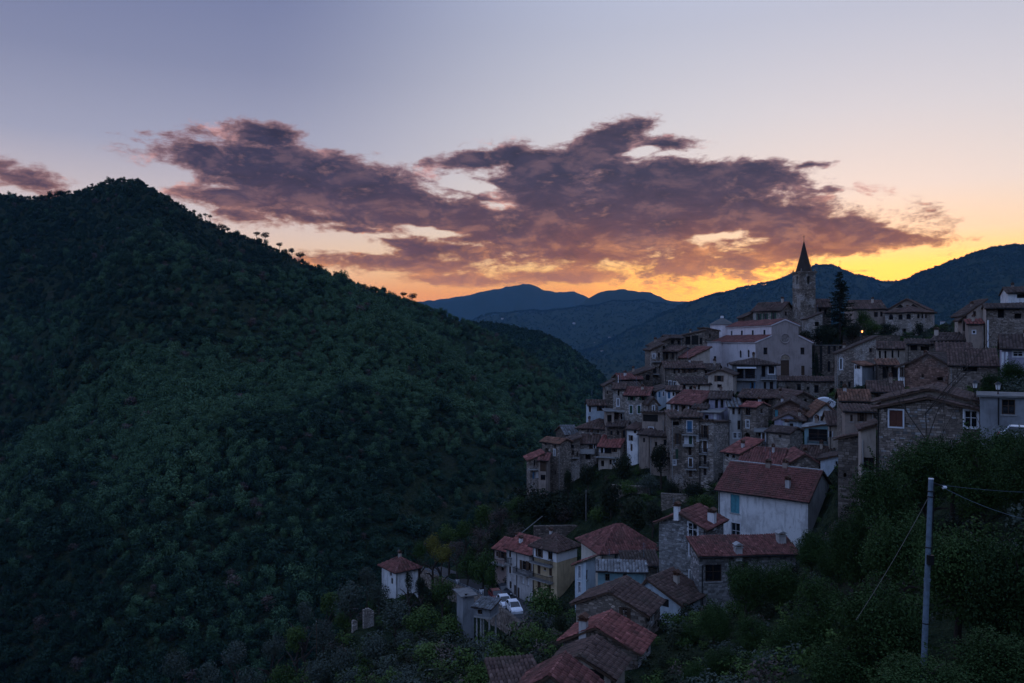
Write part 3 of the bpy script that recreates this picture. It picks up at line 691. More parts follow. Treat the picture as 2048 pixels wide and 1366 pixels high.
    MB().box(-w / 2 - 4.25, -w / 2 - .4, d * .74 - .25, d + 1.75, h - .1, h + .12).build('coping', M_SLAB, ab)
    cx, cy, r = xl - .2, d + 2.2, 3.1; zt = zs + .75; q = [(cx + r * math.cos(math.pi / 4 * k + .39), cy + r * math.sin(math.pi / 4 * k + .39)) for k in range(8)]; b = MB(); rf = MB(); pk = (cx, cy, zt + 1.9)
    for k in range(8):
        (x0, y0), (x1, y1) = q[k], q[(k + 1) % 8]; b.face(((x0, y0, 0), (x1, y1, 0), (x1, y1, zt), (x0, y0, zt)))
        e = 1.14; X = lambda x, y: (cx + (x - cx) * e, cy + (y - cy) * e, zt - .05); rf.face((X(x0, y0), X(x1, y1), pk)); rf.face((X(x1, y1), X(x0, y0), (cx, cy, zt - .06)))
    dr = b.build('drum', WALLS['church_side'], H.root); rf.build('drum_roof', TILES['slate'], dr); MB().tube((cx, cy, zt + 1.7), (cx, cy, zt + 2.3), .5, .42, 8).build('lantern', M_WHITE, dr)
church()

def bell_tower():
    H = setup('bell_tower', 'tall square stone bell tower with a dark pointed spire behind the church', 'tower', 1602, 1631, 545, 665, 200, 30, 4.1)
    for f, px in (('f', 1617), ('l', 1594)): pxwin(H, f, px, 560, 5 if f == 'f' else 3.5, 16, 'oa')
    pxwin(H, 'f', 1612, 590, 3, 5, 'o'); pxwin(H, 'f', 1620, 612, 2, 6, 'o')
    w, d, h = H.w, H.d, H.h; mb = MB()
    for k, (O, U, N, L) in H.faces.items(): wall_face(mb, O, U, N, L, -12, h, H.holes[k])
    mb.build('wall', WALLS['tower'], H.root)
    for e, z0_, z1_ in ((.3, h, h + .3), (.12, h - .35, h - .003), (.1, h * .72, h * .72 + .22)): MB().box(-w / 2 - e, w / 2 + e, -e, d + e, z0_, z1_).build('cornice', WALLS['stone'], H.root)
    zt = (CY - 480) / F * 200 - H.z0; sp = MB(); n = 8; r = w * .52; b0 = h + .3
    q = lambda k, f: (math.cos(k * math.pi / 4 + .39) * r * f, d / 2 + math.sin(k * math.pi / 4 + .39) * r * f)
    lv = [(0, 1.0), (.12, .88), (.5, .47), (1, .03)]
    for (a, fa), (b, fb) in zip(lv, lv[1:]):
        for k in range(n): sp.face(((*q(k, fa), b0 + (zt - b0) * a), (*q(k + 1, fa), b0 + (zt - b0) * a), (*q(k + 1, fb), b0 + (zt - b0) * b), (*q(k, fb), b0 + (zt - b0) * b)))
    s = sp.build('spire', TILES['dark'], H.root)
    x = MB().tube((0, d / 2, zt - .1), (0, d / 2, zt + 1.5), .05, .04, 6); x.tube((-.35, d / 2, zt + 1.05), (.35, d / 2, zt + 1.05), .04, .04, 6); x.build('cross', M_IRON, s)
    for sx in (-1, 1):
        for sy in (0, 1): MB().tube((sx * (w / 2 - .1), sy * (d - .2) + .1, h + .3), (sx * (w / 2 - .1), sy * (d - .2) + .1, h + 1.1), .26, .02, 4).build('pinnacle', WALLS['stone'], H.root)
    MB().tube((w * .36, d * .3, h + .4), (w * .36, d * .3, h + 4.9), .03, .02, 5).tube((w * .36 - .4, d * .3, h + 4.5), (w * .36 + .4, d * .3, h + 4.5), .05, .05, 4).build('weathervane', M_IRON, H.root)
bell_tower()

# --- crown of the hill
B('plaster_house', 'grey house with tall green shutters directly left of the bell tower', 1506, 1560, 621, 664, 205, -24, 9, 'gx', 2.2, 'stone_pale', 'brown', [('f', 1518, 634, 5, 14, 'g'), ('f', 1531, 634, 5, 14, 'g'), ('f', 1547, 632, 5, 15, 'g'), ('f', 1516, 653, 3, 4, 'o'), ('f', 1523, 653, 3, 4, 'o'), ('f', 1530, 653, 3, 4, 'o'), ('f', 1537, 653, 3, 4, 'o'), ('r', 1572, 627, 4, 8, 'd')], og=.6, chim=[(1565, 606)])
B('stone_house', 'low dark house squeezed between the shuttered grey house and the church dome', 1488, 1507, 634, 690, 208, 15, 6, 'sl', 1.2, 'stone_dark', 'dark', [('f', 1497, 645, 4, 6, 'o')])
B('stone_house', 'red roofed house with dark openings behind the tall conifer', 1634, 1662, 613, 650, 204, 10, 7, 'gx', 2.0, 'stone_dark', 'brown', [('f', 1641, 623, 5, 10, 'oa'), ('f', 1651, 624, 5, 10, 'oa')])
B('stone_house', 'small lean-to with pale coping at the foot of the bell tower', 1612, 1645, 638, 668, 194, 12, 5, 'sl', 1.6, 'stone_pale', 'dark', [('f', 1634, 648, 9, 9, 'o')], o=.2)
B('palace', 'long palace wing with a broad red roof right of the conifer', 1708, 1772, 617, 668, 214, 14, 11, 'gx', 2.4, 'brownp', 'brown', [('f', 1752, 629, 8, 10, 'd'), ('f', 1763, 628, 5, 10, 'd'), ('f', 1731, 636, 6, 9, 'd'), ('f', 1720, 636, 5, 9, 'd')], chim=[(1745, 606)])
B('palace', 'arcaded palace block with round arched windows and low hipped roof on the hilltop', 1770, 1829, 624, 672, 208, -32, 9, 'hip', 1.5, 'stone_pale', 'brown', [('f', 1782, 634, 9, 11, 'a'), ('f', 1801, 634, 9, 11, 'a'), ('f', 1817, 633, 9, 11, 'a'), ('r', 1837, 632, 5, 10, 'a'), ('r', 1845, 632, 4, 9, 'd'), ('r', 1852, 632, 4, 9, 'd'), ('f', 1808, 662, 8, 10, 'o'), ('r', 1840, 660, 6, 12, 'o')], fnd=8)
H = B('palace', 'gabled palace storey with twin triangular openings rising behind the arcaded block', 1776, 1852, 618, 660, 216, -8, 12, 'gy', 2.7, 'brownp', 'brown', [], og=.5)
for x in (-1.7, 1.7):
    q = H.h + .35; MB().face([(x - 1.1, -.03, q), (x + 1.1, -.03, q), (x - .15 * (1 if x > 0 else -1), -.03, q + 1.0)]).build('opening', M_DARK, H.root)  # flat dark faces on the gable, the hollow's shade put into colour
B('garden_wall', 'stone retaining wall under the hilltop garden with the lit lamp', 1686, 1800, 671, 700, 192, 4, 4, 'flat', 0, 'stone_dark', 'dark', [], cat='wall', o=.05)
B('stone_house', 'tall arcaded stone building standing against the right side of the church', 1630, 1690, 690, 757, 188, 6, 8, 'flat', 0, 'stone_dark', 'dark', [('f', 1658, 699, 6, 19, 'a'), ('f', 1669, 698, 6, 19, 'a'), ('f', 1681, 697, 6, 17, 'a'), ('f', 1658, 733, 6, 22, 'a'), ('f', 1670, 733, 6, 22, 'a'), ('f', 1642, 715, 5, 60, 'o')], o=.2)

# --- upper left edge of the village
B('stone_house', 'topmost dark roofed house on the left edge of the village skyline', 1333, 1366, 676, 748, 197, 14, 6, 'gx', 1.0, 'stone_dark', 'dark', [('f', 1345, 684, 6, 8, 'o'), ('f', 1358, 685, 5, 7, 'o')])
B('stone_house', 'ruined house with deep dark loggias on the skyline left of the church dome', 1364, 1409, 671, 755, 199, 6, 7, 'sl', 1.3, 'stone', 'dark', [('f', 1376, 681, 10, 16, 'o'), ('f', 1390, 680, 13, 18, 'o'), ('f', 1402, 682, 5, 14, 'd')])
B('stone_house', 'windowless weathered stone tower house beside the church dome', 1410, 1443, 662, 760, 212, 16, 6, 'sr', .8, 'stone_dark', 'dark', [('f', 1420, 672, 3, 8, 'o')])
B('stone_house', 'narrow roofed terrace house below the topmost skyline house', 1310, 1335, 690, 752, 192, 18, 6, 'sl', 1.5, 'stone_dark', 'dark', [('f', 1318, 696, 5, 6, 'o'), ('f', 1328, 695, 4, 7, 'o')])
B('stone_house', 'stone house with two tall black slit windows near the upper left skyline', 1326, 1355, 703, 740, 186, -30, 8, 'gx', 1.6, 'stone', 'brown', [('f', 1334, 710, 4.5, 17, 'a'), ('f', 1346, 709, 4.5, 17, 'a')])
B('stone_house', 'leftmost upper house with pale stained front and small balconies over the valley', 1302, 1325, 699, 770, 184, 12, 7, 'sl', 1.2, 'stone_patch', 'dark', [('f', 1308, 712, 4, 8, 'w'), ('f', 1318, 710, 4, 9, 'd'), ('f', 1310, 740, 7, 12, 'o'), ('f', 1320, 735, 3, 9, 'd')], [('f', 1303, 1322, 723, .8), ('f', 1302, 1318, 748, .8)], fnd=9)
B('plaster_house', 'small red roofed house tucked left of the white church apse', 1380, 1420, 715, 752, 180, 24, 8, 'sl', 2.2, 'beige', 'red2', [])
B('stone_house', 'long stone house with a row of grey shuttered windows below the church apse', 1330, 1409, 735, 782, 172, 10, 7, 'gx', 1.7, 'stone', 'brown', [('f', 1349, 742, 4, 11, 'd'), ('f', 1358, 741, 4, 11, 'd'), ('f', 1369, 740, 5, 12, 'k'), ('f', 1379, 739, 5, 12, 'k'), ('f', 1390, 738, 5, 12, 'k'), ('f', 1357, 760, 5, 10, 'w'), ('f', 1367, 760, 5, 10, 'w'), ('f', 1340, 766, 4, 9, 'w'), ('f', 1349, 768, 4, 9, 'w')], [('f', 1333, 1357, 773, .8)], fnd=8)
B('plaster_house', 'grey green house with a dark tiled lean-to right of the long shuttered house', 1406, 1434, 739, 775, 174, -10, 6, 'gx', 1.6, 'grey', 'dark', [('f', 1412, 746, 5, 10, 'd'), ('f', 1424, 748, 9, 10, 'o')])
B('plaster_house', 'beige gabled house with two dark windows at the foot of the white church flank', 1416, 1466, 748, 784, 164, -8, 8, 'gy', .95, 'beige', 'dark', [('f', 1438, 757, 9, 12, 'k'), ('f', 1439, 772, 9, 7, 'd')], [], o=.5, og=.5)
B('stone_house', 'long dark shed roof over pale walls in front of the shuttered houses', 1362, 1420, 767, 788, 165, 12, 5, 'sf', 1.4, 'cream', 'dark', [('f', 1369, 775, 5, 10, 'd'), ('f', 1382, 776, 7, 7, 'o'), ('f', 1398, 775, 4, 8, 'd')], o=.6)
H = B('plaster_house', 'hipped roof house with large glazed veranda and white awning in front of the church', 1468, 1553, 728, 784, 168, 4, 9, 'hip', 1.5, 'concrete', 'dark', [('f', 1481, 746, 13, 22, 'o'), ('f', 1500, 745, 20, 24, 'd'), ('f', 1527, 742, 8, 24, 'o'), ('f', 1543, 740, 13, 17, 'w'), ('f', 1505, 772, 5, 15, 'u'), ('f', 1530, 772, 5, 16, 'd'), ('f', 1543, 771, 7, 15, 'd')], [('f', 1470, 1512, 759, 1.0), ('f', 1521, 1553, 758, 1.0)], o=.7, og=.7, chim=[(1468, 722, .5, .9), (1540, 720, .5, .7)])
a, z = hit(H, 'f', 1473, 733); b, _ = hit(H, 'f', 1512, 733); O, U, N, L = H.faces['f']
mb = MB(); q = lambda a_, n_, z_: O + U * a_ + N * n_ + Vector((0, 0, z_)); mb.hexa([q(a, 0, z), q(b, 0, z), q(b, 1.2, z - .35), q(a, 1.2, z - .35), q(a, 0, z + .06), q(b, 0, z + .06), q(b, 1.2, z - .29), q(a, 1.2, z - .29)]); mb.build('awning', M_WHITE, H.root)
B('terrace_wall', 'long stone terrace wall with dark windows below the church square', 1556, 1676, 762, 800, 178, 4, 5, 'sf', 1.1, 'stone_patch', 'brown', [('f', 1598, 775, 8, 14, 'd'), ('f', 1633, 778, 9, 16, 'd'), ('f', 1616, 777, 5, 6, 'o'), ('f', 1665, 783, 13, 14, 'oa'), ('f', 1575, 777, 4, 8, 'd')], cat='wall', o=.25)

# --- upper right
H = B('stone_house', 'stone house with pale drainpipe corner and arched white framed window right of the church', 1675, 1752, 706, 800, 160, 6, 7, 'sl', 3.2, 'stone_patch', 'dark', [('f', 1682, 728, 5, 22, 'wa'), ('f', 1683, 772, 6, 20, 'd'), ('f', 1699, 770, 5, 14, 'd'), ('f', 1741, 700, 5, 8, 'd')], o=.4, fnd=6); drain(H, 'f', 1675, 706, 798, M_SLAB)
B('plaster_house', 'white and grey rooftop extension with lean-to roof on the stone house', 1708, 1724, 730, 760, 153, -40, 3, 'sr', .5, 'white', 'rust', [('f', 1715, 734, 5, 7, 'k')], sidewall=('r', 'concrete'))
B('plaster_house', 'pale grey upper annex with black porch right of the white extension', 1724, 1750, 728, 790, 155, 4, 5, 'flat', 0, 'concrete', 'brown', [('f', 1738, 774, 17, 24, 'o'), ('f', 1746, 735, 4, 14, 'x')], o=.2)
B('stone_house', 'house with a row of narrow pilaster windows under a wide brown roof', 1753, 1822, 696, 735, 170, 4, 7, 'gx', 1.8, 'beige', 'brown', [('f', 1760, 709, 4, 15, 'o'), ('f', 1771, 709, 4, 15, 'o'), ('f', 1785, 708, 4, 15, 'o'), ('f', 1797, 708, 3, 14, 'o'), ('f', 1814, 706, 4, 14, 'o')])
B('stone_house', 'tiled porch roof on pale posts under the pilaster windows', 1757, 1798, 729, 775, 150, 8, 4, 'sf', 1.1, 'stone_dark', 'rust', [('f', 1771, 745, 12, 22, 'o'), ('f', 1789, 745, 12, 20, 'o')], o=.6)
B('stone_house', 'dark flat terrace house with open loggia above the brick gable', 1815, 1868, 688, 712, 156, 4, 7, 'sf', 1.2, 'stone', 'dark', [('f', 1828, 696, 14, 10, 'o'), ('f', 1850, 697, 17, 9, 'o')])
H = B('brick_house', 'red brick gable house with white left corner above the near stone house', 1809, 1904, 733, 780, 124, -14, 9, 'gy', 2.1, 'brick', 'dark', [('f', 1880, 758, 12, 7, 'o'), ('f', 1845, 752, 5, 7, 'd')], stones='f', o=.3, og=.35)
B('plaster_house', 'narrow white house slice with one tall window left of the brick gable', 1796, 1809, 733, 776, 126, -3, 4, 'sl', .4, 'white_clean', 'dark', [('f', 1805, 744, 5, 20, 'k')])
B('stone_house', 'black roofed barn on the ridge above the brick gable', 1868, 1940, 680, 712, 152, -10, 8, 'gx', 1.9, 'stone_dark', 'dark', [('f', 1880, 686, 8, 5, 'o')], og=.6, chim=[(1873, 672, .7, 1.2)])
B('stone_house', 'low house with wide brown roof and white left edge under the black barn', 1876, 1945, 703, 735, 138, 3, 5, 'sf', 2.0, 'grey', 'brown', [], o=.3)
B('stone_house', 'tall gabled house with small red lean-to on the right skyline', 1934, 1967, 627, 700, 152, 16, 8, 'sl', 2.2, 'beige', 'dark', [('f', 1949, 627, 5, 9, 'd')], o=.7)
B('stone_house', 'small brown house with red lean-to roof on the right skyline', 1936, 1968, 648, 720, 147, 6, 5, 'sf', 1.3, 'brownp', 'red', [('f', 1948, 664, 6, 6, 'w')], o=.3)
B('stone_house', 'tiny open lookout with tiled hood at the left end of the right skyline houses', 1924, 1937, 636, 690, 153, 10, 4, 'sl', .8, 'brownp', 'dark', [('f', 1929, 652, 5, 20, 'o')], o=.8)
H = B('stone_house', 'large ruined stone house with boarded black window at the upper right edge', 1972, 2062, 615, 705, 143, 5, 9, 'gx', 1.2, 'stone_patch', 'dark', [('f', 2002, 627, 13, 17, 'o'), ('f', 2036, 632, 14, 10, 'o')], stones='f', o=.8, sidewall=('l', 'beige')); drain(H, 'f', 1976, 640, 700, M_WHITE, .16)
B('plaster_house', 'white walled attic house highest at the upper right edge', 2016, 2080, 584, 640, 150, 10, 8, 'gx', 1.6, 'white', 'dark', [('f', 2044, 592, 20, 8, 'o')], o=.5)
B('stone_house', 'low stone house with long sagging brown roof and black opening left of the white columns', 1900, 1996, 730, 790, 112, 3, 6, 'sf', 2.1, 'stone', 'brown', [('f', 1940, 738, 29, 10, 'o')], stones='f', o=.4)
H = B('plaster_house', 'house with white framed blue window and pale columns at the right edge', 2004, 2064, 694, 770, 104, 3, 7, 'gx', 1.6, 'lilac', 'dark', [('f', 2036, 708, 20, 10, 'w')], o=.6)
for px in (2005, 2013): O, U, N, L = H.faces['f']; a, z = hit(H, 'f', px, 704); MB().tube(O + U * a + N * .9 + Vector((0, 0, z - 3)), O + U * a + N * .9 + Vector((0, 0, z)), .17, .15, 10).build('column', M_WHITE, H.root)

B('stone_house', 'low dark stone house with two small windows behind the ridge of the near stone house', 1738, 1806, 782, 830, 112, 4, 6, 'gx', 1.2, 'stone', 'brown', [('f', 1755, 792, 6, 9, 'k'), ('f', 1785, 792, 6, 9, 'd')])
# --- middle left: the houses stepping down to the valley
B('stone_house', 'roof terrace house with white corner pillar below the leftmost upper house', 1272, 1306, 748, 790, 176, 16, 7, 'sl', 1.2, 'stone_dark', 'dark', [('f', 1296, 755, 9, 12, 'o'), ('f', 1282, 760, 6, 8, 'o')])
B('stone_house', 'dark house with red roof fragments stepping down the left skyline', 1240, 1285, 758, 790, 174, 14, 7, 'gx', 1.4, 'stone_dark', 'red2', [('f', 1253, 764, 5, 7, 'o'), ('f', 1269, 764, 8, 7, 'd')], chim=[(1250, 752, .5, .7, 'white')])
B('stone_house', 'flat brown roofed house beside the thin white pole on the left skyline', 1232, 1282, 773, 800, 169, 12, 7, 'gx', 1.0, 'stone', 'dark', [('f', 1262, 779, 8, 6, 'o')])
B('stone_house', 'outermost house of the left skyline with pale worn corner', 1210, 1227, 771, 835, 172, 6, 5, 'sl', 1.0, 'stone_patch', 'dark', [('f', 1215, 785, 3, 7, 'd')], fnd=8)
B('stone_house', 'slender tower house with white framed slot windows over a curved balcony', 1226, 1249, 777, 848, 165, -6, 6, 'gx', 1.2, 'stone_pale', 'brown', [('f', 1237, 786, 4, 11, 'd'), ('f', 1236, 805, 4, 15, 'w'), ('f', 1233, 832, 8, 14, 'D'), ('f', 1243, 833, 5, 14, 'w')], [('f', 1224, 1250, 822, .9, 'solid', .25), ('f', 1221, 1252, 843, 1.2)], fnd=8)
B('stone_house', 'two storey stone house with dark green shutters in white surrounds', 1249, 1298, 790, 850, 163, -10, 8, 'gx', 1.9, 'stone_pale', 'red2', [('f', 1263, 796, 7, 10, 'g'), ('f', 1286, 796, 7, 10, 'g'), ('f', 1262, 819, 6, 16, 'wG'), ('f', 1278, 819, 6, 16, 'wG')], fnd=8, chim=[(1285, 780, .45, .7)])
B('plaster_house', 'pale blue house with blue windows in the middle of the left slope', 1314, 1333, 781, 815, 164, 16, 6, 'sl', .7, 'blue', 'dark', [('f', 1319, 789, 4, 11, 'U'), ('f', 1327, 788, 4, 10, 'w')])
B('plaster_house', 'white house with blue doors right of the pale blue house', 1333, 1361, 780, 815, 160, -4, 6, 'gx', .9, 'white_clean', 'brown', [('f', 1338, 790, 5, 14, 'U'), ('f', 1347, 788, 4, 8, 'd'), ('f', 1357, 790, 6, 13, 'k')])
B('stone_house', 'small gabled dovecote roof with white pointed frame beside the green shuttered house', 1298, 1316, 806, 850, 158, 10, 5, 'gy', 1.1, 'stone_patch', 'dark', [('f', 1307, 817, 4, 12, 'w')])
B('plaster_house', 'box house with wide black loggia under a flat roof on the left slope', 1284, 1328, 830, 905, 151, -12, 7, 'sb', .5, 'brownp', 'dark', [('f', 1301, 836, 29, 13, 'o'), ('f', 1302, 860, 9, 11, 'w'), ('f', 1302, 886, 6, 8, 'd')], fnd=10)
B('plaster_house', 'small pale blue house with dark eaves at the left tip of the upper row', 1177, 1211, 809, 842, 170, 8, 4, 'gx', 1.1, 'blue', 'brown', [('f', 1201, 817, 7, 10, 'k'), ('f', 1180, 818, 4, 12, 'x')], o=.6)
B('stone_house', 'dark porch house filling the step below the slender tower house', 1212, 1228, 822, 862, 161, 4, 6, 'flat', 0, 'brownp', 'dark', [('f', 1219, 838, 9, 16, 'o')])
B('stone_house', 'broad stone house with hipped brown roof and stains below the blue and white house', 1157, 1214, 855, 885, 164, -14, 9, 'hip', 1.7, 'stone_pale', 'brown', [('f', 1176, 861, 3, 8, 'd'), ('f', 1196, 863, 3, 6, 'd')], o=.6)
B('stone_house', 'grey slate roofed house with white gable edge on the outer left slope', 1131, 1157, 868, 890, 168, 18, 7, 'gx', 2.0, 'stone_dark', 'grey', [('f', 1140, 874, 5, 6, 'o')])
B('stone_house', 'shadowed house between the hipped stone house and the white slope house', 1214, 1254, 852, 905, 159, -6, 7, 'gx', 1.0, 'stone_dark', 'dark', [('f', 1223, 866, 5, 9, 'd'), ('f', 1248, 868, 5, 15, 'k'), ('f', 1236, 866, 5, 9, 'd')], fnd=9)
B('stone_house', 'brown roofed house with solid parapet balcony left of the red roof', 1160, 1195, 886, 945, 160, -6, 8, 'gx', 1.7, 'stone_pale', 'brown', [('f', 1182, 892, 4, 11, 'k'), ('f', 1189, 892, 3, 10, 'x'), ('f', 1176, 913, 11, 12, 'd')], [('f', 1161, 1190, 905, .9, 'solid', .8)], fnd=8)
B('stone_house', 'house with bright red roof and crowded balcony on the left slope', 1197, 1240, 892, 950, 157, -16, 8, 'gx', 2.2, 'beige', 'red', [('f', 1204, 899, 5, 14, 'x'), ('f', 1216, 899, 14, 15, 'd'), ('f', 1229, 898, 5, 12, 'k'), ('f', 1205, 927, 6, 12, 'o'), ('f', 1221, 924, 4, 10, 'd'), ('f', 1228, 923, 4, 10, 'w')], [('f', 1194, 1238, 912, 1.1)], fnd=8, o=.6)
B('stone_house', 'narrow ruinous house between the tall tower house and the parapet balcony', 1138, 1160, 884, 960, 159, 6, 6, 'sl', .9, 'stone_patch', 'dark', [('f', 1145, 893, 6, 7, 'o'), ('f', 1146, 905, 4, 9, 'd'), ('f', 1155, 908, 3, 8, 'd')], [('f', 1139, 1158, 915, .6)], fnd=9)
B('stone_house', 'tall bare stone tower house at the lower left corner of the village', 1084, 1120, 884, 985, 157, -40, 3.4, 'gx', .9, 'stone', 'rust', [('f', 1091, 886, 4, 7, 'd'), ('f', 1110, 892, 3, 9, 'd'), ('f', 1094, 902, 6, 12, 'o'), ('f', 1109, 905, 3, 12, 'w'), ('f', 1110, 945, 3, 8, 'd')], stones=False, fnd=9)
B('stone_house', 'lowest left house with small red roofs, blue shutters and stilts over the valley', 1060, 1084, 919, 985, 154, 8, 5, 'sl', 1.0, 'stone_patch', 'red', [('f', 1069, 926, 3, 12, 'o'), ('f', 1067, 951, 4, 14, 'U'), ('f', 1074, 950, 6, 13, 'X')], [('f', 1056, 1078, 938, .9, 'solid', .15)], fnd=9, o=.6)
B('stone_house', 'brown boxed annex with dark boarded front against the tall tower house', 1077, 1095, 920, 965, 152, -8, 4, 'sf', .8, 'brownp', 'red2', [('f', 1086, 933, 12, 20, 'K'), ('f', 1086, 955, 10, 11, 'd')])
B('plaster_house', 'tall white slope house with peeling front above the dark trees', 1254, 1278, 858, 925, 154, -28, 7, 'gx', 1.2, 'white', 'brown', [('f', 1262, 876, 4, 11, 'k'), ('f', 1263, 895, 4, 14, 'D'), ('r', 1283, 878, 3, 10, 'd'), ('f', 1270, 862, 4, 8, 'd')], fnd=10)
B('stone_house', 'brown weathered house stepping down right of the tall white slope house', 1278, 1300, 868, 935, 149, -20, 6, 'gx', 1.0, 'brownp', 'dark', [('f', 1288, 880, 4, 9, 'd')], fnd=10)
B('stone_house', 'deep shadowed house wall below the black loggia', 1300, 1342, 872, 950, 146, -8, 8, 'sf', 1.0, 'brownp', 'dark', [('f', 1312, 888, 5, 9, 'd'), ('f', 1330, 885, 6, 12, 'd')], fnd=10)

# --- middle: tall houses
B('stone_house', 'house with big sweeping brown red roof and dim arcade in the middle of the village', 1341, 1395, 806, 850, 152, -34, 11, 'gx', 2.9, 'brownp', 'red2', [('f', 1352, 815, 8, 12, 'w'), ('f', 1367, 817, 8, 14, 'o'), ('f', 1382, 816, 6, 10, 'x')], o=.7, og=.6)
B('plaster_house', 'lilac plaster house with tall white shuttered windows below the beige gable', 1418, 1460, 796, 835, 148, -6, 7, 'gx', 1.4, 'lilac', 'dark', [('f', 1433, 808, 6, 17, 'd'), ('f', 1444, 807, 6, 17, 'd'), ('f', 1452, 807, 5, 15, 'X')])
H = B('stone_house', 'left half of the tall cliff house with a bricked loggia and green panel', 1343, 1363, 836, 985, 139, 8, 8, 'sf', .8, 'stone_patch', 'brown', [('f', 1352, 847, 13, 8, 'o'), ('f', 1355, 878, 6, 22, 'k'), ('f', 1354, 908, 6, 20, 'G'), ('f', 1349, 925, 5, 9, 'w')], fnd=8)
H = B('stone_house', 'tall cliff house with stacked balconies, blue door and pale plastered foot', 1363, 1401, 834, 985, 138, -4, 8, 'sf', .8, 'stone_patch', 'brown', [('f', 1379, 853, 10, 22, 'wU'), ('f', 1372, 881, 8, 18, 'X'), ('f', 1381, 881, 7, 18, 'wG'), ('f', 1380, 902, 6, 17, 'd'), ('f', 1381, 925, 7, 17, 'wK'), ('f', 1381, 947, 6, 14, 'K'), ('f', 1396, 877, 3, 10, 'w')], [('f', 1364, 1394, 868, .9), ('f', 1366, 1388, 890, 1.0, 'solid', .3), ('f', 1370, 1394, 937, .8)], fnd=8, sidewall=('l', 'stone_dark'))
B('stone_house', 'narrow right half of the cliff house with a ladder of small balconies', 1401, 1427, 848, 988, 137, -24, 6.5, 'sb', .6, 'stone_pale', 'dark', [('f', 1410, 863, 7, 25, 'k'), ('f', 1410, 893, 8, 23, 'wK'), ('f', 1410, 919, 6, 20, 'd'), ('f', 1410, 944, 6, 14, 'd')], [('f', 1401, 1418, 878, .7), ('f', 1401, 1416, 906, .7), ('f', 1401, 1418, 932, .7)], fnd=8, stones='f')
B('plaster_house', 'small white balcony room with red side wall on top of the cliff house', 1405, 1436, 824, 850, 141, -10, 6, 'flat', 0, 'lilac', 'brown', [('f', 1413, 836, 8, 12, 'o'), ('f', 1430, 833, 6, 16, 'X')], [('f', 1404, 1434, 844, .9, 'solid', .5)])
B('stone_house', 'terrace storey with washing and plants under the big sweeping roof', 1385, 1412, 817, 845, 145, -6, 6, 'sf', .7, 'brownp', 'dark', [('f', 1397, 825, 18, 10, 'o')])
B('plaster_house', 'grey house with greenish flat roof edge and white lower window in the centre', 1459, 1483, 814, 895, 142, 4, 8, 'sf', 1.2, 'grey', 'grey', [('f', 1467, 822, 5, 13, 'd'), ('f', 1479, 822, 5, 13, 'd'), ('f', 1478, 850, 6, 18, 'd'), ('f', 1470, 871, 7, 11, 'w'), ('f', 1479, 871, 5, 11, 'w')], fnd=7)
B('stone_house', 'four storey rubble stone house with small red roof cap in the centre of the village', 1483, 1512, 813, 898, 140, -30, 4.2, 'gx', .9, 'stone', 'red', [('f', 1496, 823, 9, 15, 'd'), ('f', 1495, 848, 6, 15, 'w'), ('f', 1494, 874, 12, 17, 'oa'), ('r', 1523, 822, 4, 9, 'd')], stones='fr', fnd=7, sz=.5)
B('stone_house', 'long brown roof with dark open eaves below the veranda house', 1478, 1545, 793, 830, 157, -12, 8, 'gx', 1.6, 'stone_dark', 'brown', [('f', 1500, 801, 30, 10, 'o'), ('f', 1533, 802, 8, 10, 'o')], o=.9)
B('stone_house', 'gabled brown stone house with a single tall window in the centre right', 1581, 1627, 797, 860, 148, 26, 9, 'gy', 1.3, 'stone', 'brown', [('f', 1611, 805, 6, 14, 'd'), ('f', 1592, 812, 5, 8, 'd')], o=.5, og=.7)
B('brick_house', 'purple grey brick gable with lattice front and curved dark roof edge', 1550, 1612, 816, 855, 140, -4, 8, 'gy', 1.5, 'brick', 'dark', [('f', 1553, 828, 6, 17, 'T'), ('f', 1600, 824, 6, 8, 'd')], o=.5, og=.6, stones='f', sz=.36)
B('plaster_house', 'small lilac gabled shed with round opening in front of the brick gable', 1549, 1606, 840, 862, 134, -6, 5, 'gy', 1.1, 'lilac', 'brown', [('f', 1591, 836, 8, 7, 'oa'), ('f', 1572, 846, 8, 8, 'o')], o=.4)
B('plaster_house', 'bright white hut with one small square window in the centre of the village', 1566, 1596, 845, 880, 130, -10, 4, 'sb', .4, 'blue', 'dark', [('f', 1583, 850, 7, 6, 'd')], o=.5)
B('stone_house', 'shadowed stone passage house with a tall white framed door', 1513, 1535, 863, 905, 134, 0, 6, 'flat', 0, 'stone_dark', 'dark', [('f', 1527, 873, 7, 16, 'wD'), ('f', 1519, 868, 5, 9, 'o')])
B('stone_house', 'broad rubble wall house with sloping dark roof edge in the centre', 1534, 1580, 863, 915, 127, -28, 4.2, 'gx', .9, 'stone_pale', 'dark', [('f', 1543, 862, 4, 4, 'o'), ('f', 1560, 873, 4, 5, 'd')], stones='fr', sz=.5)
B('plaster_house', 'brown roofed house with row of small white windows right of the centre', 1626, 1676, 829, 870, 134, 10, 8, 'gy', 1.9, 'white', 'rust', [('f', 1636, 837, 6, 9, 'd'), ('f', 1643, 837, 5, 9, 'd'), ('f', 1651, 836, 5, 9, 'w')], o=.6, og=.5)
B('plaster_house', 'teal glazed house under a sloping pale blue awning roof', 1609, 1657, 855, 925, 118, -6, 6, 'sl', .6, 'teal', 'slate', [('f', 1636, 870, 38, 24, 'd')], [('f', 1616, 1655, 886, .5)], o=.4)
B('plaster_house', 'narrow beige house with pale pilasters behind the teal glazed house', 1658, 1690, 848, 930, 116, 8, 7, 'gx', 1.5, 'beige', 'brown', [('f', 1661, 868, 5, 12, 'x'), ('f', 1680, 862, 5, 14, 'd'), ('f', 1683, 880, 6, 10, 'o')])
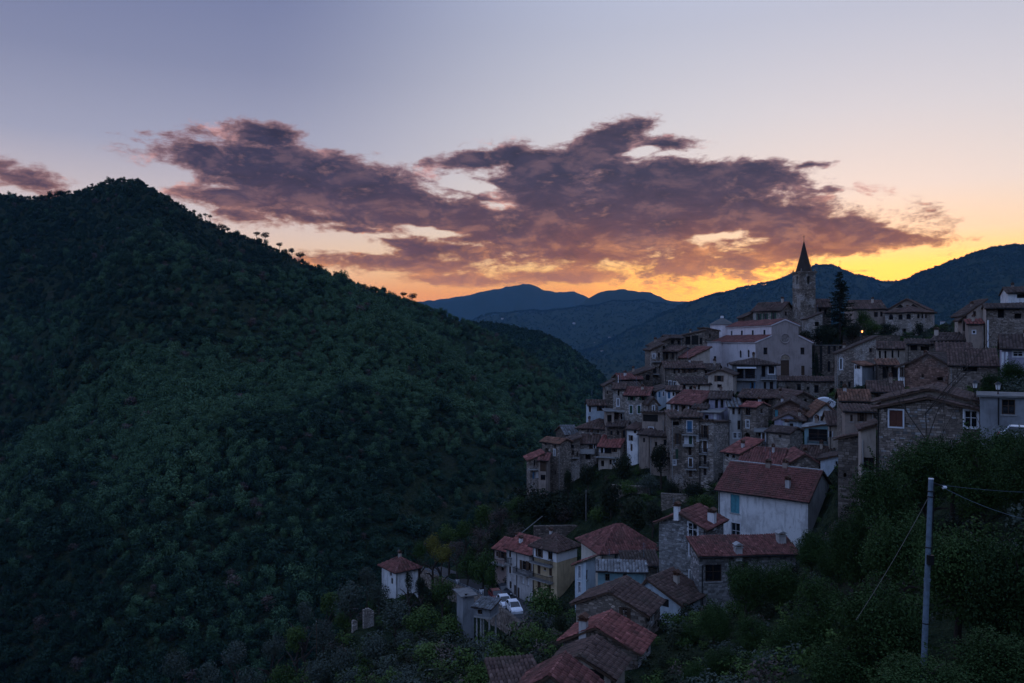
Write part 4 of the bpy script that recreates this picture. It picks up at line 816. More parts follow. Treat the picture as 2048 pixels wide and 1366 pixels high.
B('plaster_house', 'small red roofed annex with open porch left of the near stone house', 1690, 1748, 822, 880, 92, 8, 3, 'sf', .4, 'brownp', 'brown', [('f', 1703, 836, 5, 14, 'd'), ('f', 1724, 833, 9, 20, 'k')], o=.4)
B('stone_house', 'small stone house with red eaves and clutter between the white tarpaulin and the red annex', 1682, 1740, 800, 845, 108, 6, 6, 'gx', 1.2, 'stone', 'rust', [('f', 1698, 812, 5, 8, 'd')])
B('stone_house', 'red roofed stone lean-to with dark window pair above the white house', 1447, 1480, 904, 955, 121, -40, 5, 'sf', 1.5, 'stone_pale', 'red', [('f', 1455, 909, 6, 10, 'd'), ('f', 1467, 911, 6, 10, 'd')], o=.5, stones='f', sz=.5)
B('stone_house', 'broad low house with wide red roof patched with moss above the white house', 1480, 1562, 924, 955, 117, -10, 6, 'gx', 1.6, 'stone_dark', 'red2', [], o=.5, rf=.7)
B('stone_house', 'jumbled low red roof with mortared edge right of the wide mossy roof', 1580, 1638, 926, 955, 113, 12, 7, 'gy', 1.3, 'stone', 'red2', [('f', 1605, 936, 8, 6, 'o')], o=.4)
B('stone_house', 'low brown roof heaped with rubble below the teal glazed house', 1598, 1660, 914, 950, 115, -10, 6, 'gx', 1.2, 'stone_dark', 'brown', [])
B('plaster_house', 'white shed with dark lean-to roof beside the long rubble wall', 1641, 1677, 919, 955, 108, -6, 5, 'sl', .7, 'blue', 'dark', [('f', 1673, 926, 4, 7, 'o')], o=.4)

# --- the near stone house at the right, its neighbours
def near_house():
    H = setup('stone_house', 'big near stone gable house with brown shuttered and white framed windows at the right', 'house', 1755, 1966, 817, 965, 72, -4, 11)
    pxwin(H, 'f', 1792, 837, 27, 33, 'wN'); pxwin(H, 'f', 1942, 838, 26, 34, 'w'); pxwin(H, 'f', 1853, 897, 16, 28, 'a')
    finish(H, 'gy', 1.05, 'stone_dark', 'brown', o=.55, og=.45, fnd=7)
    wl = [c for c in H.root.children if c.name.startswith('wall')][0]; parts = []
    stones_on(H, 'f', .8, H.h, .34, parts=parts)
    parts.sort(key=lambda q: -(q[2] - q[1]) * (q[4] - q[3])); O, U, N, L = H.faces['f']; protos = []
    for k in range(10):
        b = MB(); j = lambda: random.uniform(-.05, .05)
        b.hexa([(-.5 + j() * .5, -1, -.5 + j()), (.5 + j() * .5, -1, -.5 + j()), (.5, .3, -.5), (-.5, .3, -.5), (-.5 + j() * .5, -1, .5 + j()), (.5 + j() * .5, -1, .5 + j()), (.5, .3, .5), (-.5, .3, .5)], (k + .5) / 10)
        protos.append(b.mesh('stone', PIECE['stone_grey'] if k % 4 == 0 else PIECE['stone']))
    rest = MB()
    for i, (f, a0, a1, z0, z1) in enumerate(parts):
        if i < 290:
            s = link('stone', random.choice(protos), wl); c = O + U * ((a0 + a1) / 2); s.location = (c.x, c.y, (z0 + z1) / 2); s.scale = (a1 - a0, random.uniform(.03, .075), z1 - z0)
        else: rest.obox(O, U, N, a0, a1, -.03, random.uniform(.02, .06), z0, z1, random.uniform(.05, 1))
    if rest.f: rest.build('small_stones', PIECE['stone'], wl, kind='stuff')
    g = MB(); gable = MB()                                       # stones of the gable triangle follow the eaves
    stones_on(H, 'f', H.h, H.h + 1.1, .34, g, skip=lambda a, z: z > H.rz(-H.w / 2 + a, 0) - .12)
    g.build('gable_stones', PIECE['stone'], wl, kind='stuff')
    # the storey set back above, with its own pale gable band and roof
    d, w, h = H.d, H.w, H.h; b = MB(); k = 1.35
    x0, x1, y0, y1 = -w / 2 + .1, w / 2 - .1, 1.6, d - .3
    for p, q in (((x0, y0), (x1, y0)), ((x1, y0), (x1, y1)), ((x1, y1), (x0, y1)), ((x0, y1), (x0, y0))): b.face(((*p, h - .4), (*q, h - .4), (*q, h + .55), (*p, h + .55)))
    for y, r in ((y0, 1), (y1, -1)): b.face([(x0, y, h + .55), (x1, y, h + .55), (0, y, h + .55 + 1.15)][::r])
    u = b.build('upper_storey', WALLS['beige'], H.root); s = 1.15 / (w / 2 - .1); o = .75
    P = [[(x0 - o, y1 + .5, h + .58 - o * s), (x0 - o, y0 - .6, h + .58 - o * s), (0, y0 - .6, h + 1.75), (0, y1 + .5, h + 1.75)], [(x1 + o, y0 - .6, h + .58 - o * s), (x1 + o, y1 + .5, h + .58 - o * s), (0, y1 + .5, h + 1.75), (0, y0 - .6, h + 1.75)]]
    rb = MB(); [slab(rb, p, .14) for p in P]; r = rb.build('upper_roof', M_WOOD, u); tile_slope(P, 70, TILES['brown'], u)
    for k in range(9):                                           # rafter ends
        x = x0 + (x1 - x0) * (k + .5) / 9; z = h + .5 + (1.15 - s * abs(x)); MB().box(x - .07, x + .07, y0 - .55, y0, z - .16, z - .05).build('rafter', M_WOOD, u)
    drain(H, 'f', 1757, 818, 960); O, U, N, L = H.faces['f']
    return H
near_house()
H = B('plaster_house', 'pale plastered side bay with drainpipe on the left of the near stone house', 1722, 1752, 858, 1000, 78, 4, 4, 'sl', .5, 'beige', 'brown', [('f', 1738, 928, 22, 26, 'd')], fnd=7, o=.3); drain(H, 'f', 1726, 880, 960, M_SLAB)
balcony(H, 'f', 1724, 1750, 946, .35)
B('stone_wall_house', 'high dark rubble stone wall house left of the plastered side bay', 1676, 1722, 878, 1050, 88, -14, 6, 'sl', .7, 'stone_dark', 'brown', [('f', 1690, 950, 6, 8, 'o')], stones='f', fnd=7, sz=.5)
H = B('plaster_house', 'pale blue house with large dark window under the lantern terrace at the right', 1960, 2075, 792, 870, 68, 2, 6, 'flat', 0, 'concrete', 'dark', [('f', 2017, 814, 27, 30, 'd')], o=.25); drain(H, 'f', 1997, 794, 850)

# --- the white house and the stone houses below it
H = B('white_house', 'large white plastered house with long red tiled roof and turquoise shutters', 1437, 1616, 985, 1122, 103, -24, 8.5, 'gx', 3.0, 'white', 'red2', [('f', 1470, 1008, 18, 37, 'T'), ('f', 1471, 1064, 18, 36, 'w')], flat=True, o=.55, og=.35, fnd=6, sidewall=('r', 'grey'), ridge=M_SLAB, chim=[(1576, 975, .55, 1.0, 'grey'), (1537, 934, .6, .6, 'brownp'), (1571, 934, .6, .6, 'brownp')])  # right wall in greyer plaster, its shaded side put into the colour
O, U, N, L = H.faces['r']; MB().hexa([O + U * a + N * n + Vector((0, 0, z)) for a, n, z in ((2.6, 0, 4.6), (5.0, 0, 4.6), (5.0, 1.4, 4.1), (2.6, 1.4, 4.1), (2.6, 0, 4.7), (5.0, 0, 4.7), (5.0, 1.4, 4.2), (2.6, 1.4, 4.2))]).build('porch_canopy', M_SLAB, H.root); window(H, 'r', 3.1, 4.4, 1.6, 3.9, 'D')
H = B('stone_house', 'tall grey stone gable house with white framed windows left of the white house', 1318, 1411, 1048, 1190, 95, -24, 5.6, 'gy', 1.35, 'stone_grey', 'red2', [('f', 1386, 1061, 19, 31, 'w'), ('f', 1388, 1099, 18, 26, 'wK'), ('f', 1388, 1156, 18, 28, 'wG')], stones='fr', o=.5, og=.5, fnd=6, sz=.42, rf=.45, chim=[(1354, 1030, .6, .9, 'white_clean'), (1424, 1046, .8, 1.3, 'white_clean')]); drain(H, 'f', 1409, 1055, 1170)
H = B('stone_house', 'long low red roofed house stretching in front of the white house', 1398, 1592, 1104, 1225, 84, 22, 2.8, 'sf', .75, 'stone_grey', 'red2', [('f', 1427, 1146, 33, 34, 'd'), ('f', 1490, 1130, 10, 14, 'd')], stones='f', o=.7, fnd=5, chim=[(1476, 1106, .7, .6, 'grey', 'slab'), (1562, 1085, .8, .8, 'grey', 'slab')]); drain(H, 'f', 1404, 1130, 1210)

# --- the row along the road
B('plaster_house', 'pink walled house with red roof farthest along the road row', 988, 1014, 1098, 1178, 142, -44, 6, 'gx', 1.8, 'pink', 'red', [('f', 994, 1108, 4, 10, 'd'), ('f', 1005, 1110, 8, 14, 'k'), ('f', 994, 1130, 4, 10, 'd'), ('f', 1005, 1135, 5, 12, 'd')], [('f', 982, 1013, 1122, 1.0)], fnd=6)
H = B('plaster_house', 'long grey house with red roof, iron balcony and drainpipe along the road', 1013, 1065, 1101, 1204, 132, -46, 6.5, 'gx', 2.4, 'grey', 'red', [('f', 1020, 1108, 4, 14, 'd'), ('f', 1049, 1131, 9, 18, 'k'), ('f', 1058, 1132, 5, 18, 'k'), ('f', 1020, 1140, 4, 14, 'd'), ('f', 1046, 1160, 4, 15, 'X'), ('f', 1056, 1164, 4, 14, 'X'), ('f', 1021, 1170, 4, 15, 'd'), ('f', 1030, 1180, 4, 20, 'D'), ('f', 1037, 1186, 4, 22, 'D')], [('f', 1014, 1024, 1124, .6), ('f', 1034, 1060, 1143, 1.0)], fnd=6, chim=[(1042, 1086, .5, .8, 'white')]); drain(H, 'f', 1034, 1105, 1195)
H = setup('yellow_house', 'yellow house with white top floor, brown red hipped roof and balconies', 'house', 1066, 1114, 1092, 1208, 126, -42, 4.8)
for q in [('f', 1079, 1104, 7, 20, 'k'), ('f', 1101, 1109, 9, 20, 'd'), ('f', 1078, 1136, 6, 24, 'K'), ('f', 1101, 1140, 6, 24, 'K'), ('f', 1078, 1170, 6, 24, 'K'), ('f', 1099, 1174, 6, 24, 'K'), ('f', 1090, 1138, 4, 5, 'd')]: pxwin(H, *q)
for q in [('f', 1067, 1107, 1121, 1.0), ('f', 1067, 1107, 1153, 1.0)]: balcony(H, *q)
finish(H, 'hip', 2.2, 'yellow', 'brown', o=.6, og=.6, fnd=6)
_, zb = hit(H, 'f', 1090, 1119); mb = MB()
for k, (O, U, N, L) in H.faces.items():
    Hs = [q for q in H.holes[k] if q[2] > zb]; wall_face(mb, O + N * .05, U, N, L, zb, H.h - .05, Hs)
mb.build('upper_wall', WALLS['white_clean'], H.root)
B('cream_house', 'cream house under the largest red hipped roof above the road row', 1203, 1316, 1096, 1160, 113, 24, 8, 'hip', 2.5, 'cream', 'red2', [('f', 1233, 1110, 8, 18, 'w'), ('f', 1243, 1112, 6, 15, 'w')], o=.7, fnd=6, flat=False)
B('plaster_house', 'narrow blue white house with small orange red roof beside the yellow house', 1150, 1172, 1130, 1215, 110, -34, 2.4, 'sl', .9, 'blue', 'red', [('f', 1159, 1144, 5, 25, 'w'), ('f', 1159, 1175, 5, 22, 'w'), ('r', 1174, 1150, 3, 20, 'd')], o=.5, fnd=6)
B('plaster_house', 'teal plastered outbuilding with lilac terrace roof below the cream house', 1196, 1292, 1142, 1190, 97, 2, 2.4, 'sf', .5, 'teal', 'slate', [('f', 1215, 1155, 9, 14, 'd'), ('f', 1250, 1154, 8, 12, 'd')], o=.3)
B('stone_house', 'dark tiled lean-to roof in front of the cream house beside the grey stone gable', 1250, 1317, 1128, 1165, 104, 12, 2.6, 'sf', .8, 'stone', 'dark', [('f', 1268, 1136, 12, 8, 'o')], o=.5)
H = B('plaster_house', 'blue white gable house with brown roof and skylight in front of the grey stone gable', 1272, 1362, 1196, 1250, 82, -30, 5, 'gy', 1.75, 'blue', 'brown', [('f', 1330, 1205, 14, 14, 'oa'), ('f', 1306, 1196, 8, 8, 'd')], o=.45, og=.3, fnd=5, rf=.28)
B('stone_house', 'rubble stone gable house with lichened brown roof and plaster strip down its front', 1152, 1290, 1215, 1300, 73, -20, 4.6, 'gy', 1.55, 'stone', 'brown', [('f', 1250, 1228, 11, 26, 'k'), ('r', 1297, 1230, 4, 24, 'd'), ('r', 1304, 1232, 4, 24, 'd')], stones='fr', o=.5, og=.3, fnd=5, rf=.5, sidewall=('r', 'grey'), sz=.5)
B('stone_house', 'house with vivid red ribbed roof and white flashing near the bottom', 1126, 1276, 1290, 1350, 64, -18, 3.9, 'gy', 1.45, 'stone_dark', 'red', [('f', 1165, 1305, 8, 10, 'd'), ('r', 1296, 1300, 5, 14, 'd')], stones='f', o=.4, og=.3, fnd=5, rf=.45, chim=[(1167, 1262, .6, .9, 'grey')], sidewall=('r', 'grey'), sz=.5)
B('stone_house', 'brown tiled gable house with big round arch at the bottom of the photo', 1102, 1222, 1340, 1420, 55, -18, 3.6, 'gy', 1.05, 'beige', 'brown', [('f', 1190, 1360, 34, 40, 'oa')], o=.45, og=.3, fnd=5, rf=.5)
B('stone_house', 'dull brown roof cut off by the lower edge left of the arch house', 996, 1080, 1374, 1430, 52, 14, 2.6, 'sf', .7, 'stone', 'brown', [], o=.4)
B('stone_house', 'red roofed house cut off by the lower edge in front of the arch house', 1036, 1168, 1392, 1460, 47, -16, 3.2, 'gy', 1.3, 'stone', 'red2', [], o=.4, og=.2)
H = B('white_house', 'small white house with hipped red roof alone among the slope trees', 792, 836, 1136, 1180, 150, 30, 5.5, 'hip', 2.0, 'white', 'red2', [('f', 815, 1148, 5, 8, 'd'), ('l', 782, 1146, 4, 12, 'x'), ('l', 784, 1162, 4, 12, 'd')], o=.6, fnd=6, chim=[(805, 1110, .5, .8)])

# stilted concrete garage hanging below the road
H = setup('concrete_garage', 'grey concrete box with tilted roof slab on stilts below the road', 'garage', 948, 981, 1214, 1233, 108, -24, 2.8, reg=False)
pxwin(H, 'f', 960, 1224, 9, 9, 'd'); finish(H, 'sf', .3, 'concrete', 'grey', o=.4, og=.3, fnd=0)
w = H.w
fl = MB().box(-w / 2 - .05, w / 2 + .05, -.05, H.d + .05, -.25, -.003).build('floor_slab', M_SLAB, H.root)
for x, y in ((-w / 2 + .3, .3), (-w / 2 + .9, .3), (w / 2 - .3, .3), (w / 2 - .3, H.d - .3), (-w / 2 + .3, H.d - .3)): MB().tube((x, y, -7), (x, y, -.25), .13, .12, 8).build('pillar', M_SLAB, H.root)
B('concrete_garage', 'tall grey concrete stair block behind the stilted garage', 926, 948, 1190, 1225, 114, 18, 3, 'flat', 0, 'concrete', 'grey', [('f', 932, 1192, 4, 8, 'o')], cat='garage', reg=False, fnd=6)
# ruined pale walls on the slope
for lab, xl, xr, yt, yb_, D in (('pale ruined wall standing among the slope trees', 728, 748, 1216, 1255, 140), ('small broken white wall left of the pale ruin', 706, 715, 1240, 1258, 138)):
    H = setup('ruined_wall', lab, 'ruin', xl, xr, yt, yb_, D, 34, .5); n = 9; mb = MB(); w = H.w
    for k in range(n):
        a = -w / 2 + w * k / n; t = H.h * (.55 + .45 * math.sin(1.3 + k * 1.7) ** 2); mb.box(a, a + w / n, 0, .45 + .02 * (k % 2), -2, t)
    mb.build('wall', WALLS['stone_pale'], H.root)

# ------------------------------------------------------------------ walls, road edge
B('terrace_wall', 'dry stone terrace wall among the dark trees below the left slope houses', 1222, 1300, 972, 986, 139, -6, .8, 'flat', 0, 'stone', 'grey', [], cat='wall', o=.02)
B('terrace_wall', 'dry stone terrace wall below the cliff house with stacked balconies', 1322, 1432, 990, 1004, 127, -4, .8, 'flat', 0, 'stone', 'grey', [], cat='wall', o=.02)
B('terrace_wall', 'rough stone terrace wall behind the road row roofs', 1068, 1180, 1052, 1070, 139, 8, .8, 'flat', 0, 'stone_dark', 'grey', [], cat='wall', o=.02)

# ------------------------------------------------------------------ lie of the land
for q in [(930,1268,104), (960,1290,102),
          (1000,1040,160), (900,1110,158), (830,1140,152), (700,1262,142), (640,1330,138), (600,1395,138), (560,1430,165), (300,1480,215), (0,1420,230), (860,1290,115), (780,1340,118), (900,1330,95), (950,1420,75), (1040,1440,65),
          (1075,1060,148), (1140,1045,142), (1225,1030,134), (1110,1010,153), (1180,985,152), (1330,1030,120), (1400,1040,112),
          (1640,1130,90), (1600,1125,99), (1560,1132,98), (1480,1132,99), (1440,752,200), (1425,756,196), (1455,757,190), (1480,758,184), (1400,758,200), (1560,1260,62), (1400,1380,55), (1480,1330,58), (1700,1330,37), (1850,1380,28), (2048,1380,30), (1900,1010,62), (2100,1010,45), (2030,892,60), (2300,900,60), (1750,1090,72), (1980,790,92), (2700,560,170),
          (1500,715,235), (1750,690,245), (2050,660,235), (1320,800,215), (1250,870,200), (1180,930,195), (1100,1010,195), (1040,1090,195), (960,1190,190), (850,1300,180), (1300,740,240), (1620,672,195), (1690,672,196), (1740,670,203)]: vpt(*q)
VP += [(0, 0, -1.8), (3, 0, -1.8), (-4, 0, -2), (0, 6, -3.6), (0, 14, -8), (-6, 20, -14), (0, 30, -15.5), (8, 30, -14.5), (-20, 30, -24), (-40, 60, -48), (-90, 60, -60), (-60, 120, -85), (-120, 150, -110), (-10, 45, -26), (-25, 80, -47), (4, 50, -25.5),
       (14, 26, -12.2), (10, 14, -6.5), (24, 20, -7), (30, 5, -1), (0, -30, 3), (40, -40, 8), (-50, -30, -8), (-150, 0, -60), (0, -150, 40), (120, -80, 40), (-200, 100, -120), (150, 60, 45), (110, 40, 22), (75, 60, 6), (120, 110, 30), (160, 150, 48), (-200, -100, -40), (250, 60, 110), (230, 180, 80), (100, -250, 90)]  # hillside right of view raised out of frame to shade right-facing walls
# the road: a level ledge cut into the slope, its bed given before the land is fitted to it
RP = []
_k = [(1088, 107), (1054, 117), (1028, 124), (1000, 132), (970, 140), (935, 149), (895, 162), (850, 178)]
for (p0, d0), (p1, d1) in zip(_k, _k[1:]):
    for k in range(4): t = k / 4; D = d0 + (d1 - d0) * t; RP.append(Vector((((p0 + (p1 - p0) * t) - CX) / F * D, D, -39.7 - (D - 117) / 6)))
RN = []
for i, p in enumerate(RP):
    t = (RP[min(i + 1, len(RP) - 1)] - RP[max(i - 1, 0)]).normalized(); RN.append(Vector((-t.y, t.x, 0)).normalized())          # towards the valley
RW = 2.6
for p, n in zip(RP, RN):
    for off, dz in ((0, -.5), (RW * .8, -.6), (-RW, -.5), (RW + 1.2, -4.2), (RW + 4.5, -6.2)): q = p + n * off; VP.append((q.x, q.y, q.z + dz))
solve_village()

def m_ground():
    def fn(T, b):
        p = pos(T); n1 = T.noise(p, .05, 6, .6); n2 = T.noise(p, .6, 6, .65); n3 = T.noise(p, .018, 6, .7)
        base = T.mix(T.sstep(n2, .35, .65), (.014, .024, .013, 1), (.040, .052, .026, 1))
        base = T.mix(T.sstep(n1, .52, .66, 0, .35), base, (.05, .042, .032, 1))
        base = T.mix(T.sstep(n3, .45, .6, 0, .6), base, (.018, .032, .018, 1))  # forest floor coloured dark so gaps between crowns look shaded
        T.put(b.inputs['Base Color'], base); b.inputs['Roughness'].default_value = .98; b.inputs['Specular IOR Level'].default_value = .05
        bump(T, b, T.m('ADD', n2, T.m('MULTIPLY', T.noise(p, .09, 6, .7), 6)), 1.0, 1.2)
    return mat('ground', fn)
def build_ground():
    az = np.radians(np.concatenate([np.arange(-180, -46, 4.), np.arange(-46, 46, .13), np.arange(46, 180, 4.)])); r = np.geomspace(2.0, 13800, 400)
    AZ, R = np.meshgrid(az, r, indexing='ij'); X = R * np.sin(AZ); Y = R * np.cos(AZ); Z = np.empty_like(X)
    near = R < 340; Z[~near] = mountains(X[~near], Y[~near]); Z[near] = ground_h(X[near], Y[near])
    n, m = X.shape; V = np.stack([X, Y, Z], -1).reshape(-1, 3); V = np.vstack([V, [[0, 0, -1.85]]]); c = len(V) - 1
    i, j = np.meshgrid(np.arange(n), np.arange(m - 1), indexing='ij'); i2 = (i + 1) % n
    Q = np.stack([i * m + j, i * m + j + 1, i2 * m + j + 1, i2 * m + j], -1).reshape(-1, 4)
    me = np_mesh('ground', V, Q, m_ground()); me.polygons.foreach_set('use_smooth', [True] * len(me.polygons))
    return link('ground', me, None, kind='structure', label='wooded hillsides, valley and far mountains'), Z.max()
GROUND, ZMAX = build_ground()

# road, its retaining wall and railing
V3 = lambda z: Vector((0, 0, z)); mb = MB(); wl = MB(); st = MB(); rail = MB(); rnd = random.Random(9)
for i in range(len(RP) - 1):
    a, b, na, nb = RP[i], RP[i + 1], RN[i], RN[i + 1]; q = [a - na * RW, b - nb * RW, b + nb * RW, a + na * RW]; mb.hexa([p - V3(1.2) for p in q] + q)
    o = [a + na * RW, b + nb * RW, b + nb * (RW + .5), a + na * (RW + .5)]; wl.hexa([p - V3(7) for p in o] + [p + V3(.35) for p in o])
    A, B_ = a + na * (RW + .5), b + nb * (RW + .5); L = (B_ - A).length; U = (B_ - A).normalized(); N = na; z = -5.5
    while z < .3:
        h = min(rnd.uniform(.22, .42), .34 - z); x = 0
        while x < L - .1:
            w = min(rnd.uniform(.3, .8), L - x); st.obox(A, U, N, x + .02, x + w - .02, -.05, rnd.uniform(.02, .09), z + .02, z + max(h, .06) - .02, rnd.uniform(.05, 1)); x += w
        z += max(h, .06)
ROAD = mb.build('road', m_flat((.05, .05, .052), .9, 0, .4, 1.5), None, kind='structure', label='narrow asphalt road along the row of houses')
rw = empty('retaining_wall', (0, 0, 0), 0, label='long stone retaining wall holding up the road ledge with the parked cars', category='wall'); wb = wl.build('wall', WALLS['stone_dark'], rw); st.build('wall_stones', PIECE['stone'], wb, kind='stuff')
for p in RP: FOOT.append((p.x, p.y, 3.6))
for p, n in zip(RP, RN): q = p + n * 3.4; FOOT.append((q.x, q.y, 1.5))
root = empty('road_railing', RP[12], label='low railing along the valley side of the road', category='railing')
for i in range(12, len(RP) - 1):
    a, b = [RP[k] + RN[k] * (RW + .25) - RP[12] for k in (i, i + 1)]
    for h in (.9, .62): rail.tube(a + V3(h), b + V3(h), .035, .035, 5)
    MB().tube(a + V3(.3), a + V3(.95), .05, .05, 6).build('post', M_SLAB, root)
rail.build('rail', M_STEEL, root)

# ------------------------------------------------------------------ plants
LEAF = {'forest': m_leaf((.046, .102, .052), (.082, .146, .070), 'leaf_forest'), 'forest_dark': m_leaf((.013, .034, .022), (.034, .070, .040), 'leaf_forest_dark'), 'leaf': m_leaf((.026, .054, .014), (.090, .140, .036), 'leaf_green'), 'olive': m_leaf((.045, .060, .045), (.085, .105, .085), 'leaf_olive'),
        'yellow': m_leaf((.10, .10, .02), (.19, .16, .035), 'leaf_yellow'), 'dark': m_leaf((.012, .018, .011), (.034, .044, .022), 'leaf_dark'), 'near': m_leaf((.007, .018, .006), (.055, .100, .028), 'leaf_near'),
        'bare': m_leaf((.075, .055, .046), (.13, .10, .088), 'leaf_brown'), 'pine': m_leaf((.012, .018, .012), (.03, .04, .022), 'leaf_pine')}
def crown(name, n, size, m, blobs=16, seed=0, shape=(1, 1, 1), shell=.75, br=(.15, .26), jit=.42, shoots=0):
    """unit crown, 1 m wide, standing on z = 0 .. 1: leaf faces spread over uneven clumps"""
    g = np.random.default_rng(seed); c = g.normal(size=(blobs, 3)); c /= np.linalg.norm(c, axis=1)[:, None]
    c *= (g.uniform(.25, 1, blobs) ** .6)[:, None] * .34; c[:, 2] *= 1.0; rad = g.uniform(*br, blobs)
    wgt = rad ** 2; k = g.choice(blobs, n, p=wgt / wgt.sum()); d = g.normal(size=(n, 3)); d /= np.linalg.norm(d, axis=1)[:, None]
    rr = rad[k] * np.where(g.random(n) < shell, g.uniform(.85, 1.12, n), g.uniform(.2, .9, n)); p = (c[k] + d * rr[:, None]) * np.array(shape) + (0, 0, .5)
    nn = d + g.normal(size=(n, 3)) * jit + (0, 0, .15); nn /= np.linalg.norm(nn, axis=1)[:, None]
    if shoots:
        q = n // 7 // shoots * shoots; b0 = p[:shoots].copy(); dv = d[:shoots] * .8 + (0, 0, .55) + g.normal(size=(shoots, 3)) * .3; dv /= np.linalg.norm(dv, axis=1)[:, None]
        j = np.arange(q) % shoots; u = g.uniform(0, 1, q); p[:q] = b0[j] + dv[j] * (u * g.uniform(.08, .2, shoots)[j])[:, None] + g.normal(size=(q, 3)) * .008
    t = np.cross(nn, g.normal(size=(n, 3))); t /= np.linalg.norm(t, axis=1)[:, None]; b = np.cross(nn, t); s = size * g.uniform(.55, 1.35, n)[:, None]
    V = np.stack([p - t * s * .5, p - b * s * .32, p + t * s * .5, p + b * s * .32], 1).reshape(-1, 3)
    ti = np.repeat(np.clip(g.random(blobs)[k] * .6 + g.random(n) * .4, .02, 1), 4)
    return np_mesh(name, V, np.arange(4 * n).reshape(-1, 4), m, ti)
def trunk_mesh(name, seed=0, limbs=6, top=.72):
    g = random.Random(seed); mb = MB(); p = Vector((0, 0, -.15)); r = .035
    pts = [p]
    for k in range(5): pts.append(Vector((g.uniform(-.03, .03) * k, g.uniform(-.03, .03) * k, top * (k + 1) / 5)))
    for k in range(5): mb.tube(pts[k], pts[k + 1], r * (1 - k * .17), r * (1 - (k + 1) * .17), 7, 0, False)
    for k in range(limbs):
        a = 2 * math.pi * k / limbs + g.uniform(-.4, .4); z = g.uniform(.3, .62); q = Vector((0, 0, z)); e = q + Vector((math.cos(a) * .22, math.sin(a) * .22, g.uniform(.08, .24))); m = q.lerp(e, .5) + Vector((0, 0, .03))
        mb.tube(q, m, .016, .011, 5, 0, False); mb.tube(m, e, .011, .005, 5, 0, False)
    return mb.mesh(name, M_BARK)
CR = {'leaf': [crown('crown', 1900, .062, LEAF['leaf'], 20, s) for s in (1, 2, 3)], 'olive': [crown('crown', 1900, .055, LEAF['olive'], 22, s) for s in (4, 5, 6)], 'yellow': [crown('crown', 1700, .062, LEAF['yellow'], 18, 7)],
      'dark': [crown('crown', 2200, .062, LEAF['dark'], 18, s) for s in (8, 9)], 'near': [crown('crown', 21000, .022, LEAF['near'], 90, s, br=(.045, .17), jit=.8, shoots=70) for s in (10, 11, 12, 13)], 'bare': [crown('crown', 900, .05, LEAF['bare'], 22, 14, shell=.4)],
      'cypress': [crown('crown', 1600, .06, LEAF['dark'], 22, 15)], 'pine': [crown('crown', 700, .10, LEAF['pine'], 12, 16, br=(.14, .24)), crown('crown', 700, .10, LEAF['pine'], 9, 17, br=(.16, .26))]}
TR = [trunk_mesh('trunk', s) for s in range(3)]; TRP = [trunk_mesh('trunk', 11, 4, .86)]
NT_ = [0]
def tree(px, yt, yb, wp, D, kind, label, group=None, name=None, cat='tree', z=None):
    p = at(px, yt, D); g = gz(p.x, p.y) if z is None else z; zt = p.z; zb = max(at(px, yb, D).z, g - .5); wm = wp / F * D
    if zt - zb < .5: zb = zt - .5 * wm
    NT_[0] += 1; i = NT_[0]; rz = i * 2.4
    nm = name or {'olive': 'olive_tree', 'dark': 'evergreen_tree', 'cypress': 'cypress_tree', 'pine': 'umbrella_pine', 'near': 'leafy_bush', 'bare': 'bare_shrub'}.get(kind, 'leafy_tree')
    root = empty(nm, (p.x, p.y, g), rz, label=label, category=cat, group=group)
    t = link('trunk', random.choice(TRP if kind == 'pine' else TR), root); hgt = max(zt - g, 1.); t.scale = (max(hgt * .8, 1), max(hgt * .8, 1), hgt)
    c = link('crown', CR[kind][i % len(CR[kind])], root); c.location = (0, 0, zb - g); c.scale = (wm, wm, zt - zb)
    FOOT.append((p.x, p.y, wm * .25))
    return root

def scatter(name, P, S, idx, protos, label, **k):
    col = bpy.data.collections.new(name + '_kinds')
    for i, m in enumerate(protos):
        o = bpy.data.objects.new('%s_kind_%02d' % (name, i), m); col.objects.link(o)
    me = bpy.data.meshes.new(name); me.vertices.add(len(P)); me.vertices.foreach_set('co', np.asarray(P, np.float32).ravel())
    for nm, typ, dat, fld in (('scl', 'FLOAT_VECTOR', S, 'vector'), ('rot', 'FLOAT_VECTOR', np.c_[RNG.normal(0, .06, len(P)), RNG.normal(0, .06, len(P)), RNG.uniform(0, 6.28, len(P))], 'vector'), ('kind', 'INT', idx, 'value')):
        a = me.attributes.new(nm, typ, 'POINT'); a.data.foreach_set(fld, np.asarray(dat, np.int32 if typ == 'INT' else np.float32).ravel())
    o = link(name, me, None, kind='stuff', label=label, **k)
    ng = bpy.data.node_groups.new(name, 'GeometryNodeTree'); ng.interface.new_socket('Geometry', in_out='INPUT', socket_type='NodeSocketGeometry'); ng.interface.new_socket('Geometry', in_out='OUTPUT', socket_type='NodeSocketGeometry')
    T = NT(ng); gi = T.new('NodeGroupInput'); go = T.new('NodeGroupOutput'); ci = T.new('GeometryNodeCollectionInfo'); ci.inputs['Collection'].default_value = col; ci.inputs['Separate Children'].default_value = True; ci.inputs['Reset Children'].default_value = True
    ip = T.new('GeometryNodeInstanceOnPoints'); T.l.new(gi.outputs[0], ip.inputs['Points']); T.l.new(ci.outputs[0], ip.inputs['Instance']); ip.inputs['Pick Instance'].default_value = True
    def at_(nm, typ): n = T.new('GeometryNodeInputNamedAttribute', data_type=typ); n.inputs[0].default_value = nm; return n.outputs[0]
    T.l.new(at_('kind', 'INT'), ip.inputs['Instance Index']); T.l.new(at_('rot', 'FLOAT_VECTOR'), ip.inputs['Rotation']); T.l.new(at_('scl', 'FLOAT_VECTOR'), ip.inputs['Scale']); T.l.new(ip.outputs[0], go.inputs[0])
    md = o.modifiers.new('scatter', 'NODES'); md.node_group = ng; return o

